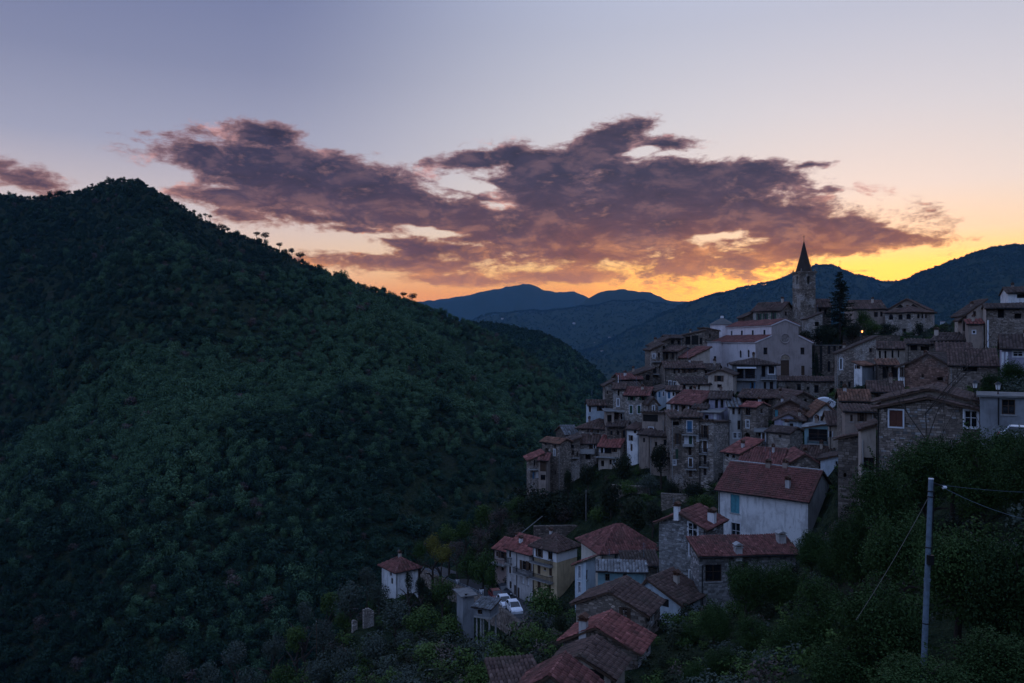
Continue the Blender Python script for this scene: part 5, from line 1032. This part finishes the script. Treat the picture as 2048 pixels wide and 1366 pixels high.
# the wood on the mountain side: a mass nobody could count
def forest():
    n = 62000; px = RNG.uniform(-220, 1330, n); D = np.sqrt(RNG.uniform(255 ** 2, 1380 ** 2, n)); D[:6000] = np.sqrt(RNG.uniform(215 ** 2, 520 ** 2, 6000)); px[:6000] = RNG.uniform(-150, 800, 6000); X = (px - CX) / F * D; Y = D
    keep = np.ones(n, bool); Z = mountains(X, Y); near = np.hypot(X, Y) < 335; Z[near] = ground_h(X[near], Y[near])
    for f in (.55, .65, .74, .82, .88, .93, .97): keep &= (mountains(X * f, Y * f) - 6) < (Z + 12) * f       # leave out what stands behind a crest
    dens = fbm(X / 45, Y / 45, 3, 40); keep &= (RNG.random(n) < .9 + dens * .9)
    X, Y, Z = X[keep], Y[keep], Z[keep]; n = len(X); var = fbm(X / 110, Y / 110, 4, 77)
    s = np.clip(RNG.lognormal(1.62, .32, n) + var * 4, 2.8, 12)
    cx_, cd_ = cyl(X, Y); s *= np.where(ridge_h(0, cx_, cd_) > np.interp(cx_, RDATA[0][0], (CY - RDATA[0][1]) / F * RDATA[0][2]) - 14, .72, 1); S = np.stack([s, s, s * RNG.uniform(.8, 1.45, n)], -1)
    belt = np.exp(-((Z + 25) / 75) ** 2)                       # broad-leaved belt below dark pines; mid-slope light and valley shade put into leaf colour
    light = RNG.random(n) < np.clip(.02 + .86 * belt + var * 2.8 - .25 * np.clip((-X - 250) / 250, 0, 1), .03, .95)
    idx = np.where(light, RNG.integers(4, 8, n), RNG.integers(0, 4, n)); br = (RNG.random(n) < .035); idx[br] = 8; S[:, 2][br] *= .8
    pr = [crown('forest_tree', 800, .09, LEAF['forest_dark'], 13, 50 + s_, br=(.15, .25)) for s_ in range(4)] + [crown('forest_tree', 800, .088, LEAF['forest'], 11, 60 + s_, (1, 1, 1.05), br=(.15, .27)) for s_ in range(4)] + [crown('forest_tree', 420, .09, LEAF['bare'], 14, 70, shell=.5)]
    scatter('forest', np.stack([X, Y, Z - .12 * S[:, 2]], -1), S, idx, pr, 'dense dark mixed forest covering the mountain side on the left')
    return n
NF = forest()
def far_woods():
    P = []; S = []
    for k, n, lo, hi, sp in ((3, 3500, 900, 1300, 80), (7, 12000, 1000, 2150, 800), (8, 9000, 1500, 2150, 650), (6, 9000, 780, 1750, 1200)):
        xs, ys, ds, sf, sb, soft = RDATA[k]; px = RNG.uniform(lo, hi, n); Yr = np.interp(px, xs, ds); D = Yr - np.abs(RNG.normal(0, sp, n)); D[: n // 4] = Yr[: n // 4] - RNG.uniform(6, 45, n // 4)
        X = (px - CX) / F * D; Z = mountains(X, D); P.append(np.stack([X, D, Z - (6 if k != 3 else 1)], -1)); s = RNG.uniform(6, 12, n) * (1.6 if k != 3 else .8); S.append(np.stack([s, s, s * RNG.uniform(.8, 1.3, n)], -1))
    P = np.concatenate(P); S = np.concatenate(S); pr = [crown('forest_tree', 130, .24, LEAF['forest_dark'], 8, 80 + s, br=(.18, .28)) for s in range(4)]
    scatter('far_woods', P, S, RNG.integers(0, 4, len(P)), pr, 'distant woods fringing the blue ridges')
far_woods()
def undergrowth():
    n = 34000; X = RNG.uniform(-110, 165, n); Y = RNG.uniform(16, 262, n); keep = (np.abs(X / Y) < .78)
    for x, y, r in FOOT: keep &= np.hypot(X - x, Y - y) > r
    keep &= RNG.random(n) < np.clip(.62 + fbm(X / 14, Y / 14, 3, 5) * 1.8, .05, 1)
    keep &= Y > 36
    X, Y = X[keep], Y[keep]; Z = ground_h(X, Y); n = len(X); s = RNG.uniform(.9, 2.6, n) * np.where((X < 3) & (Y > 60), 1.75, 1); S = np.stack([s, s, s * RNG.uniform(.5, .95, n)], -1)
    pr = [crown('shrub', 260, .10, LEAF['leaf'], 9, 90), crown('shrub', 260, .10, LEAF['dark'], 9, 91), crown('shrub', 260, .10, LEAF['dark'], 9, 92), crown('shrub', 260, .09, LEAF['olive'], 9, 93), crown('shrub', 220, .08, LEAF['bare'], 9, 94, shell=.5)]
    idx = RNG.choice(5, n, p=(.34, .2, .16, .18, .12)); scatter('undergrowth', np.stack([X, Y, Z - .15], -1), S, idx, pr, 'low scrub covering the village slopes')

# --- single trees, from the hilltop down
ORD = 'first second third fourth fifth sixth seventh eighth ninth tenth eleventh twelfth thirteenth fourteenth fifteenth sixteenth seventeenth eighteenth nineteenth twentieth twenty-first'.split()
def conifer():
    D = 196; p = at(1680, 668, D); zt = at(1680, 540, D).z; g = p.z - 1; root = empty('conifer_tree', (p.x, p.y, g), 0, label='tall dark pointed conifer beside the bell tower on the hilltop', category='tree'); h = zt - g
    MB().tube((0, 0, -.5), (0, 0, h * .97), .32, .03, 8).build('trunk', M_BARK, root); r = np.random.default_rng(5); V = []; T = []; mb = MB()
    for k in range(46):
        z = h * (.13 + .85 * (k / 46) ** .9); L = (1 - z / h) ** .72 * 4.4 * r.uniform(.72, 1.15) + .18
        for a in r.uniform(0, 6.28, 5 if z < h * .8 else 3):
            d = np.array([math.cos(a), math.sin(a), 0]); n = int(10 + L * 17); s = r.uniform(.1, 1, n); c = d * (s * L)[:, None] + np.stack([r.normal(0, .13, n), r.normal(0, .13, n), z - s * L * .22 + s ** 2 * L * .18 + r.normal(0, .09, n)], -1)
            t = d + r.normal(0, .5, (n, 3)); t /= np.linalg.norm(t, axis=1)[:, None]; b = np.cross(t, r.normal(size=(n, 3))); b /= np.linalg.norm(b, axis=1)[:, None]; q = .34
            V.append(np.stack([c - t * q * .6, c - b * q * .2, c + t * q * .6, c + b * q * .2], 1).reshape(-1, 3)); T.append(np.repeat(r.uniform(.02, 1, n), 4))
            mb.tube((0, 0, z), tuple(d * L * .8 + np.array([0, 0, z - L * .08])), .04, .015, 4, 0, False)
    V = np.concatenate(V); link('crown', np_mesh('crown', V, np.arange(len(V)).reshape(-1, 4), LEAF['pine'], np.concatenate(T)), root); mb.build('branches', M_BARK, root)
    a = empty('antenna', (p.x + .6, p.y + 1.5, g), 0, label='thin antenna mast rising behind the conifer top', category='antenna'); MB().tube((0, 0, 0), (0, 0, h + 2.6), .04, .025, 5).build('mast', M_IRON, a); MB().tube((-.4, 0, h + 2.2), (.4, 0, h + 2.2), .02, .02, 4).build('crossbar', M_IRON, a)
conifer()
GT = 'garden trees on the hilltop'
for px, yt, yb, w, D, kd, lb in ((1640, 646, 690, 44, 191, 'dark', 'dark round bush at the foot of the bell tower'), (1612, 655, 690, 34, 189, 'dark', 'dark bush squeezed between church gable and bell tower'), (1662, 655, 688, 46, 190, 'dark', 'dark bush left of the conifer trunk'),
        (1706, 640, 680, 44, 192, 'dark', 'dark bush just right of the conifer'), (1727, 616, 660, 30, 197, 'leaf', 'yellowish green garden tree in front of the palace wing'), (1744, 636, 672, 40, 195, 'leaf', 'broad green shrub in front of the palace wing'), (1776, 644, 670, 44, 200, 'dark', 'dark shrub under the round arched palace windows'), (1838, 640, 676, 22, 200, 'dark', 'climbing plant on the palace corner'), (1633, 700, 755, 15, 184, 'dark', 'narrow dark tree beside the right edge of the church front')):
    tree(px, yt, yb, w, D, kd, lb, GT)
GS = 'dark trees below the left slope houses'
for px, yt, yb, w, D, kd, lb in ((1322, 878, 945, 48, 142, 'dark', 'dense dark evergreen left of the cliff house'), (1246, 902, 965, 46, 149, 'dark', 'dark tree below the red roofed house with the crowded balcony'), (1176, 920, 980, 46, 150, 'dark', 'dark tree hiding the foot of the parapet balcony house'), (1136, 935, 985, 28, 149, 'dark', 'small dark tree right of the bare tower house'),
        (1130, 1005, 1050, 60, 143, 'bare', 'brown thicket under the black evergreens'), (1200, 1008, 1048, 50, 136, 'leaf', 'green shrub right of the thin slope pole foot'), (1075, 965, 1050, 86, 149, 'dark', 'big black evergreen below the bare tower house'), (1120, 978, 1050, 76, 145, 'dark', 'black evergreen right of the biggest one below the tower house'), (1034, 990, 1050, 56, 156, 'leaf', 'green tree at the left shoulder of the village slope'), (1165, 975, 1045, 70, 141, 'dark', 'dark tree left of the thin slope pole'),
        (1222, 950, 1045, 54, 134, 'dark', 'tall dark tree right of the thin slope pole'), (1268, 985, 1058, 74, 126, 'dark', 'wide dark tree above the largest hipped roof'), (1305, 1000, 1050, 50, 118, 'dark', 'dark tree above the chimney of the grey stone gable'), (1344, 955, 1012, 42, 129, 'dark', 'dark tree at the left foot of the cliff house'), (1385, 955, 1008, 46, 127, 'dark', 'dark shrub in front of the cliff house plaster'),
        (1410, 985, 1030, 44, 110, 'leaf', 'green shrub at the left corner of the white house'), (1296, 945, 992, 50, 138, 'olive', 'grey green tree on the terrace under the deep shadowed wall'), (1255, 960, 1005, 50, 139, 'leaf', 'green shrub over the dry stone terrace')):
    tree(px, yt, yb, w, D, kd, lb, GS)
GL = 'trees on the shoulder left of the road row'
for px, yt, yb, w, D, kd, lb in ((962, 1004, 1062, 46, 161, 'leaf', 'highest green tree on the slope shoulder left of the village'), (930, 1035, 1085, 44, 160, 'leaf', 'green tree below the highest one on the slope shoulder'), (898, 1046, 1096, 46, 158, 'leaf', 'round green tree right of the yellow trees'), (866, 1062, 1112, 40, 156, 'yellow', 'upper yellow green tree behind the small white house'), (838, 1080, 1122, 36, 154, 'leaf', 'bright green tree touching the small white house roof'),
        (882, 1082, 1130, 52, 151, 'yellow', 'broad yellow tree right of the small white house'), (1000, 1010, 1060, 60, 158, 'bare', 'leafless brown thicket on the slope shoulder'), (958, 1050, 1100, 60, 152, 'bare', 'pale brown thicket above the pink house'), (915, 1075, 1120, 50, 150, 'bare', 'brown thicket right of the broad yellow tree'), (1030, 1040, 1090, 60, 148, 'bare', 'brown thicket above the grey road house'),
        (935, 1100, 1162, 44, 146, 'leaf', 'green tree at the far end of the road'), (966, 1095, 1180, 58, 139, 'leaf', 'tall green tree in front of the pink house'), (985, 1130, 1190, 36, 136, 'leaf', 'small green tree beside the road below the pink house'), (1087, 1168, 1250, 84, 113, 'leaf', 'round leafy tree in front of the yellow house'), (1062, 1245, 1335, 66, 88, 'leaf', 'leafy tree below the road retaining wall'),
        (1006, 1280, 1370, 78, 78, 'leaf', 'leafy tree left of the brown arch house'), (960, 1320, 1400, 70, 76, 'leaf', 'leafy bush at the lower edge below the stilted garage'), (1120, 1225, 1290, 40, 92, 'dark', 'dark shrub between the round leafy tree and the rubble gable house'), (818, 1138, 1188, 20, 142, 'cypress', 'dark cypress in front of the small white house'), (842, 1150, 1190, 34, 141, 'dark', 'dark tree right of the cypress')):
    tree(px, yt, yb, w, D, kd, lb, GL)
OLIVES = ((700,1160,1242,74,146), (758,1158,1215,50,144), (735,1130,1180,46,152), (885,1150,1212,56,139), (790,1196,1262,76,130), (842,1208,1272,74,124), (905,1228,1300,74,114), (752,1252,1322,74,121), (690,1290,1352,62,126), (645,1236,1306,56,142), (862,1280,1366,92,104), (780,1310,1385,84,110), (936,1288,1362,72,98),
        (898,1316,1390,80,92), (640,1322,1385,66,130), (565,1322,1392,66,158), (500,1330,1400,70,172), (715,1330,1400,80,116), (830,1330,1400,80,100), (590,1250,1310,54,168), (545,1262,1320,54,182), (470,1280,1335,56,196), (420,1320,1380,60,190), (350,1300,1360,60,205), (655,1180,1235,46,158), (610,1200,1250,46,170), (690,1215,1265,50,148), (812,1258,1310,52,122))
for k in range(4):
    tier = sorted(sorted(OLIVES, key=lambda q: q[1])[k * 7:k * 7 + 7])
    for j, (px, yt, yb, w, D) in enumerate(tier):
        tree(px, yt, yb, w, D, 'olive' if (px * 7 + D) % 5 < 3 else 'leaf', 'grey green tree in the %s tier of the lower slope grove, %s from the left' % (('top', 'second', 'third', 'lowest')[k], ORD[j]), 'olive grove on the lower slope', name='olive_tree')
PN = 0
for px, yc, w in sorted(((91,398,14), (119,389,19), (136,386,12), (184,371,8), (205,368,10), (389,424,9), (411,431,9), (420,434,9), (444,455,17), (455,460,11), (513,469,13), (530,472,18), (559,491,13), (584,503,15), (602,512,18), (640,535,13), (673,549,15), (700,562,10), (806,590,13), (825,594,18), (28,393,10))):
    xs, ys, ds = RDATA[0][:3]; D = float(np.interp(px, xs, ds)) - 4
    PN += 1; tree(px, yc - w * .40 - 1.5, yc + w * .34 - 1.5, w * 1.2, D, 'pine', 'umbrella pine on the left mountain crest, %s counted from the left' % ORD[PN - 1], 'umbrella pines on the left ridge')
GN_ = 'leafy bushes in the right foreground'
for px, yt, yb, w, D, lb in ((1905,852,1010,150,57,'tall leafy growth hiding the lower right wall of the near stone house'), (1850,868,1030,170,55,'bush rising against the wall of the near stone house'), (1765,905,1100,160,53,'bush right of the dark rubble stone wall'), (1965,846,1040,170,50,'high bush in front of the pale blue house'), (2030,840,960,120,53,'bush hiding most of the parked car at the right edge'), (2048,872,1100,150,46,'bush at the right edge in front of the parked car'), (1800,1010,1200,190,41,'bush left of the utility pole top'), (1706,1010,1180,130,56,'bush below the dark rubble stone wall'),
        (1915,1010,1290,250,34,'large bush right behind the utility pole'), (2040,1040,1366,250,31,'large bush at the right edge level with the pole'), (1760,1140,1366,230,33,'bush crossed by the guy wire of the pole'), (1640,1140,1310,150,46,'bush between the long red roof and the guy wire'), (1860,1300,1460,260,25,'dark bush at the foot of the utility pole'), (1990,1250,1460,240,26,'dark bush in the lower right corner'),
        (1690,1260,1430,190,33,'bush at the lower edge left of the pole foot'), (1588,1230,1380,130,46,'bush at the lower edge right of the grassy garden'), (1492,1102,1245,112,66,'dense dark tree in front of the long low red roof'), (1565,1118,1240,100,66,'bush under the right end of the long low red roof'), (1428,1196,1300,90,64,'bush below the window of the long low house'), (1505,1225,1335,100,59,'bush below the dense dark tree'),
        (1380,1240,1320,66,66,'small bush right of the alley wall top'), (1622,1056,1150,92,73,'bush at the right corner of the white house'), (1545,1300,1410,120,48,'bush in the middle of the lower edge garden'), (1446,1290,1390,90,55,'bush in the green garden right of the alley wall'), (1665,1090,1180,80,62,'bush beside the pale dry tuft'), (1390,1320,1400,70,54,'low bush beside the alley wall at the lower edge'),
        (2024,715,795,64,93,'bright green tree under the white framed window at the right edge'), (1985,742,800,60,90,'dark tree beside the right lantern')):
    tree(px, yt, yb, w, D, 'near', lb, GN_, name='leafy_bush' if yt > 800 else 'leafy_tree', cat='bush')
undergrowth()

def bare_tree():
    D = 60; p = at(1866, 905, D); zt = at(1860, 755, D).z; g = gz(p.x, p.y); root = empty('bare_tree', (p.x, p.y, g), 0, label='leafless dark tree in front of the near stone gable', category='tree'); rnd = random.Random(4); mb = MB(); br = MB(); H = zt - g
    def grow(p, d, L, r, lv, mb_):
        n = 4; 
        for k in range(n):
            q = p + d * (L / n); (mb if lv == 0 else br).tube(p, q, r * (1 - .16 * k), r * (1 - .16 * (k + 1)), 6 if lv < 2 else 4, 0, False); p = q; d = (d + Vector((rnd.uniform(-.16, .16), rnd.uniform(-.1, .1), rnd.uniform(-.02, .12)))).normalized()
            if lv < 3 and k > 0:
                for s in range(1 if lv else 2):
                    e = (d + Vector((rnd.uniform(-1, 1), rnd.uniform(-.5, .5), rnd.uniform(.0, .7)))).normalized(); grow(p, e, L * rnd.uniform(.4, .62), r * .5, lv + 1, br)
    grow(Vector((0, 0, -.3)), Vector((-.02, 0, 1)), H * .8, .085, 0, mb); mb.build('trunk', M_BARK, root); br.build('branches', M_BARK, root)
bare_tree()
def tuft():
    D = 62; p = at(1696, 1128, D); root = empty('dry_tuft', p, 0, label='pale dry grass tuft on the slope left of the guy wire', category='plant'); r = np.random.default_rng(3); mb = MB()
    for k in range(150):
        a = r.uniform(0, 6.28); s = r.uniform(.1, .75); h = r.uniform(.7, 1.7); b = Vector((math.cos(a) * .12, math.sin(a) * .12, -.2)); m = Vector((math.cos(a) * s * .5, math.sin(a) * s * .5, h * .8)); e = Vector((math.cos(a) * s * 1.25, math.sin(a) * s * 1.25, h * .72))
        w = Vector((-math.sin(a), math.cos(a), 0)) * .025; mb.face((b - w, b + w, m + w, m - w)); mb.face((m - w, m + w, e))
    mb.build('blades', m_flat((.42, .34, .25), .9, 0, .4, 4), root)
tuft()

# ------------------------------------------------------------------ street things
def car(label, p, yaw, paint):
    root = empty('parked_car', p, math.radians(yaw), label=label, category='car'); W = .84; m = m_flat(paint, .3, 0, .08)
    prof = [(-2.05, .35), (-2.1, .75), (-1.95, .98), (-1.2, 1.02), (.75, 1.0), (1.85, .86), (2.08, .68), (2.1, .35)]; cab = [(-1.75, 1.0), (-1.35, 1.45), (.05, 1.48), (.95, .98)]
    def ext(mb, pr, w0, w1, ztop=None):
        n = len(pr); f = lambda q, s: (q[0], s * (w1 if q[1] > 1.2 else w0), q[1])
        L = [f(q, -1) for q in pr]; R = [f(q, 1) for q in pr]; mb.face(L); mb.face(R[::-1])
        for k in range(n): mb.face((L[k], R[k], R[(k + 1) % n], L[(k + 1) % n])[::-1])
    b = MB(); ext(b, prof, W, W); b.build('body', m, root); c = MB(); ext(c, cab, W - .05, W - .16); cb = c.build('cabin', GLASS, root)
    r = MB(); r.box(-1.3, .02, -W + .15, W - .15, 1.47, 1.51)
    for s in (-1, 1):
        for (x0, z0), (x1, z1) in (((-1.75, 1.0), (-1.35, 1.47)), ((.95, .98), (.05, 1.5)), ((-.3, 1.0), (-.35, 1.48))): r.tube((x0, s * (W - .06), z0), (x1, s * (W - .15), z1), .05, .05, 5)
    r.build('roof', m, root)
    for x in (-1.3, 1.35):
        for s in (-1, 1):
            w = MB().tube((x, s * (W - .2), .31), (x, s * (W + .02), .31), .31, .31, 14).build('wheel', M_DARK, root); MB().tube((x, s * (W + .0), .31), (x, s * (W + .035), .31), .18, .17, 10).build('rim', M_STEEL, w)
    for s in (-1, 1):
        MB().box(2.0, 2.12, s * .62 - .16, s * .62 + .16, .6, .76).build('headlight', M_WHITE, root); MB().box(-2.13, -2.03, s * .66 - .1, s * .66 + .1, .68, .9).build('tail_light', M_RED, root)
def road_at(D, off):
    i = min(range(len(RP) - 1), key=lambda k: abs(RP[k].y - D)); p = RP[i] + RN[i] * off; t = (RP[i] - RP[i + 1]); return p + V3(.02), math.degrees(math.atan2(t.y, t.x))
def place(o_fn, label, D, off, *k):
    p, yaw = road_at(D, off); o_fn(label, p, yaw, *k)
for lab, D, off, pt in (('white parked car nearer the camera on the road', 119, 1.5, (.74, .75, .78)), ('white parked car just behind the first white car', 124.5, 1.5, (.72, .73, .76)), ('dark parked car beside the grey road house', 134, -1.3, (.03, .035, .045)), ('dark red parked car behind the two white cars', 130, 1.2, (.14, .02, .02))):
    p, yaw = road_at(D, off); car(lab, p, yaw, pt)
car('white car parked behind the leaves at the right edge', at(2062, 893, 60), -35, (.72, .74, .78)); FOOT.append((39, 60, 3))
def scooter(label, p, yaw):
    root = empty('scooter', p, math.radians(yaw), label=label, category='scooter')
    for x in (-.6, .62): w = MB().tube((x, -.06, .26), (x, .06, .26), .26, .26, 12).build('wheel', M_DARK, root); MB().tube((x, -.07, .26), (x, .07, .26), .12, .12, 8).build('rim', M_STEEL, w)
    b = MB(); b.hexa([(-.75, -.16, .4), (-.1, -.16, .35), (-.1, .16, .35), (-.75, .16, .4), (-.85, -.13, .78), (-.1, -.14, .72), (-.1, .14, .72), (-.85, .13, .78)]); b.hexa([(.3, -.2, .3), (.45, -.2, .3), (.45, .2, .3), (.3, .2, .3), (.36, -.22, 1.0), (.5, -.18, .95), (.5, .18, .95), (.36, .22, 1.0)]); b.box(-.1, .3, -.17, .17, .28, .36); b.build('body', M_WHITE, root)
    MB().box(-.8, -.12, -.14, .14, .79, .88).build('seat', M_DARK, root); MB().tube((.62, 0, .3), (.4, 0, 1.05), .03, .03, 6).tube((.4, -.32, 1.08), (.4, .32, 1.08), .02, .02, 6).build('handlebar', M_IRON, root)
place(scooter, 'white scooter parked by the railing near the garage', 137, 1.9); place(scooter, 'white scooter at the far end of the road railing', 150, 1.9)

def lantern(label, px, py, D, base_py, lit=False):
    p = at(px, py, D); zb = at(px, base_py, D).z; root = empty('street_lamp', (p.x, p.y, zb), 0, label=label, category='street lamp'); h = p.z - zb
    MB().tube((0, 0, -.3), (0, 0, h - .3), .07, .045, 8).build('post', M_IRON, root); k = MB()
    for a in range(4): k.tube((.19 * math.cos(a * 1.571 + .785), .19 * math.sin(a * 1.571 + .785), h - .3), (.27 * math.cos(a * 1.571 + .785), .27 * math.sin(a * 1.571 + .785), h + .22), .018, .018, 4)
    k.tube((0, 0, h - .32), (0, 0, h - .27), .2, .2, 8); k.tube((0, 0, h + .2), (0, 0, h + .42), .34, .06, 8); hd = k.build('lamp_head', M_IRON, root)
    def fn(T, b):
        if lit: b.inputs['Emission Color'].default_value = (1, .24, .015, 1); b.inputs['Emission Strength'].default_value = 1.7
        b.inputs['Base Color'].default_value = (.75, .74, .72, 1); b.inputs['Roughness'].default_value = .4
    MB().tube((0, 0, h - .26), (0, 0, h + .19), .15, .22, 8).build('lamp_glass', mat('lamp_lit' if lit else 'lamp_glass', fn), hd)
    if lit:
        l = bpy.data.lights.new('lamp_light', 'POINT'); l.energy = 25; l.color = (1, .42, .1); l.shadow_soft_size = .2; lo = bpy.data.objects.new('lamp_light', l); COL.objects.link(lo); lo.parent = root; lo.location = (0, -.35, h)
lantern('lit orange street lamp in the hilltop garden', 1724, 663, 189, 684, True)
lantern('unlit white lantern on a post left of the terrace above the pale blue house', 1950, 770, 74, 850); lantern('unlit white lantern on the terrace of the pale blue house', 1996, 773, 70, 793)

def utility_pole():
    D = 27; t = at(1862, 958, D); b = at(1848, 1320, D); g = gz(b.x, b.y); root = empty('utility_pole', (b.x, b.y, b.z), 0, label='slim blue grey steel pole standing in the right foreground', category='pole'); d = t - b
    MB().tube(d * -.4, d * .45, .100, .092, 14).build('lower_shaft', M_STEEL, root); MB().tube(d * .44, d, .089, .080, 14).build('upper_shaft', M_STEEL, root); MB().tube(d * .998, d * 1.004, .086, .086, 14).build('top_cap', M_WHITE, root); MB().tube(d * .435, d * .45, .106, .106, 14).build('collar', M_STEEL, root)
    for f in (.9, .93, .62, .2): MB().tube(d * f, d * (f + .006), .103, .103, 14).build('clamp_band', M_IRON, root)
    c = d * .56; MB().box(c.x - .1, c.x + .1, c.y - .22, c.y - .1, c.z - .16, c.z + .16).build('junction_box', M_IRON, root); MB().tube(d * .5 + Vector((.09, -.08, 0)), d * .98 + Vector((.08, -.07, 0)), .014, .014, 5).build('conduit', M_IRON, root)
    ins = at(1889, 975, D) - b; MB().tube(ins - Vector((.06, 0, 0)), ins + Vector((.06, 0, 0)), .06, .05, 8).build('insulator', M_WHITE, root); MB().tube(d * .985, ins, .02, .02, 6).build('bracket', M_IRON, root)
    def wire(lab, p, q, sag, m=m_flat((.10, .13, .16), .6), r=.008):
        o = empty('wire', p, 0, label=lab, category='wire'); n = 14; mb = MB(); P = [(q - p) * (k / n) - Vector((0, 0, sag * 4 * (k / n) * (1 - k / n))) for k in range(n + 1)]
        for a, c in zip(P, P[1:]): mb.tube(a, c, r, r, 5, 0, False)
        mb.build('cable', m, o)
    wire('upper cable running right from the steel pole', at(1868, 968, D), at(2300, 975, 30), .25); wire('lower cable dropping right from the insulator of the steel pole', at(1890, 977, D), at(2200, 1060, 24), .3)
    wire('slanting guy wire from the steel pole down to the left', at(1857, 994, D), at(1712, 1240, 27), .12, m_flat((.2, .18, .16), .8))
utility_pole()
def simple_pole(label, p, q, r, m, name='pole'):
    root = empty(name, p, 0, label=label, category='pole'); d = q - p; MB().tube(d * -.1, d, r, r * .75, 8).build('shaft', m, root); MB().tube(d, d * 1.01, r * .9, r * .6, 8).build('cap', M_SLAB, root)
simple_pole('thin pale pole on the slope above the road row', at(1172, 1038, 139), at(1172, 982, 139), .10, M_SLAB2); simple_pole('pale pole leaning across the brown slope', at(1026, 1080, 141), at(1084, 1033, 143), .11, M_SLAB2)
simple_pole('thin white pole on the roofs of the left skyline', at(1236.5, 772, 168), at(1236.5, 750, 168), .07, M_WHITE); simple_pole('faint pole among the lowest slope trees', at(633, 1304, 136), at(633, 1243, 136), .06, M_WOOD)
# white tarpaulin vault behind the roofs
H = setup('tarpaulin_shelter', 'white vaulted tarpaulin shelter with a dark crest behind the roofs', 'shelter', 1624, 1674, 800, 808, 150, 0, 4, reg=False); w = H.w; n = 14; mb = MB(); pt = lambda k, y: (-w / 2 + w * k / n, y, .1 + math.sin(math.pi * k / n) ** .8 * 1.0)
for k in range(n): mb.face((pt(k, 0), pt(k + 1, 0), pt(k + 1, 4), pt(k, 4))); mb.face(((-w / 2 + w * k / n, 0, -.6), (-w / 2 + w * (k + 1) / n, 0, -.6), pt(k + 1, 0), pt(k, 0)))
mb.build('cover', M_WHITE, H.root, True); e = MB(); cx = w * .24
for k in range(10): a, b = math.pi * k / 10, math.pi * (k + 1) / 10; e.tube((cx + .45 * math.cos(a), -.03, .2 + .4 * math.sin(a)), (cx + .45 * math.cos(b), -.03, .2 + .4 * math.sin(b)), .06, .06, 5)
e.box(cx - .1, cx + .1, -.05, -.01, .15, .4); e.build('crest', M_DARK, H.root)
for x in (-w / 2 + .1, w / 2 - .1): MB().tube((x, .1, -4), (x, .1, .1), .06, .06, 6).build('post', M_IRON, H.root)

# pale specks of houses on the far blue hills
def far_house(px, py, D, w, k):
    p = at(px, py, D); z = float(mountains(np.array([p.x]), np.array([p.y]))[0]); r = empty('far_house', (p.x, p.y, z), random.uniform(-.5, .5), label='tiny pale house on the far blue hills, %s counted from the left' % ORD[k], category='house', group='far hillside houses'); h = w * .55
    MB().box(-w / 2, w / 2, 0, w * .7, -4, h).build('wall', WALLS['grey'], r); b = MB(); slab(b, [(-w / 2 - .5, -.6, h), (w / 2 + .5, -.6, h), (w / 2 + .5, w * .35, h + w * .16), (-w / 2 - .5, w * .35, h + w * .16)], .3); slab(b, [(w / 2 + .5, w * .7 + .6, h), (-w / 2 - .5, w * .7 + .6, h), (-w / 2 - .5, w * .35, h + w * .16), (w / 2 + .5, w * .35, h + w * .16)], .3); b.build('roof', TILES['rust'], r)
def on_hill(px, py):
    d = np.linspace(1600, 10800, 4000); X = (px - CX) / F * d; Z = mountains(X, d); ok = Z >= (CY - py) / F * d; return float(d[np.argmax(ok)]) if ok.any() else None
for k, (px, py, w) in enumerate(sorted(((1004,638,18), (1064,645,20), (1148,648,22), (1219,676,16), (1191,687,16), (1205,704,18), (1886,648,18)))):
    D = on_hill(px, py)
    if D: far_house(px, py, D - 2, w, k)

# ------------------------------------------------------------------ the air between: thin blue evening haze
def haze():
    m = bpy.data.materials.new('haze'); m.use_nodes = True; T = NT(m.node_tree); T.n.clear(); v = T.new('ShaderNodeVolumePrincipled'); o = T.new('ShaderNodeOutputMaterial'); T.l.new(v.outputs[0], o.inputs['Volume'])
    v.inputs['Color'].default_value = (.22, .55, 1.0, 1); v.inputs['Density'].default_value = HAZE; v.inputs['Anisotropy'].default_value = 0.
    MB().box(-14000, 14000, -14000, 14000, -185, max(ZMAX, 300) + 12).build('haze', m, None, kind='stuff', label='thin blue evening haze in the valley')
HAZE = .29e-4
haze()
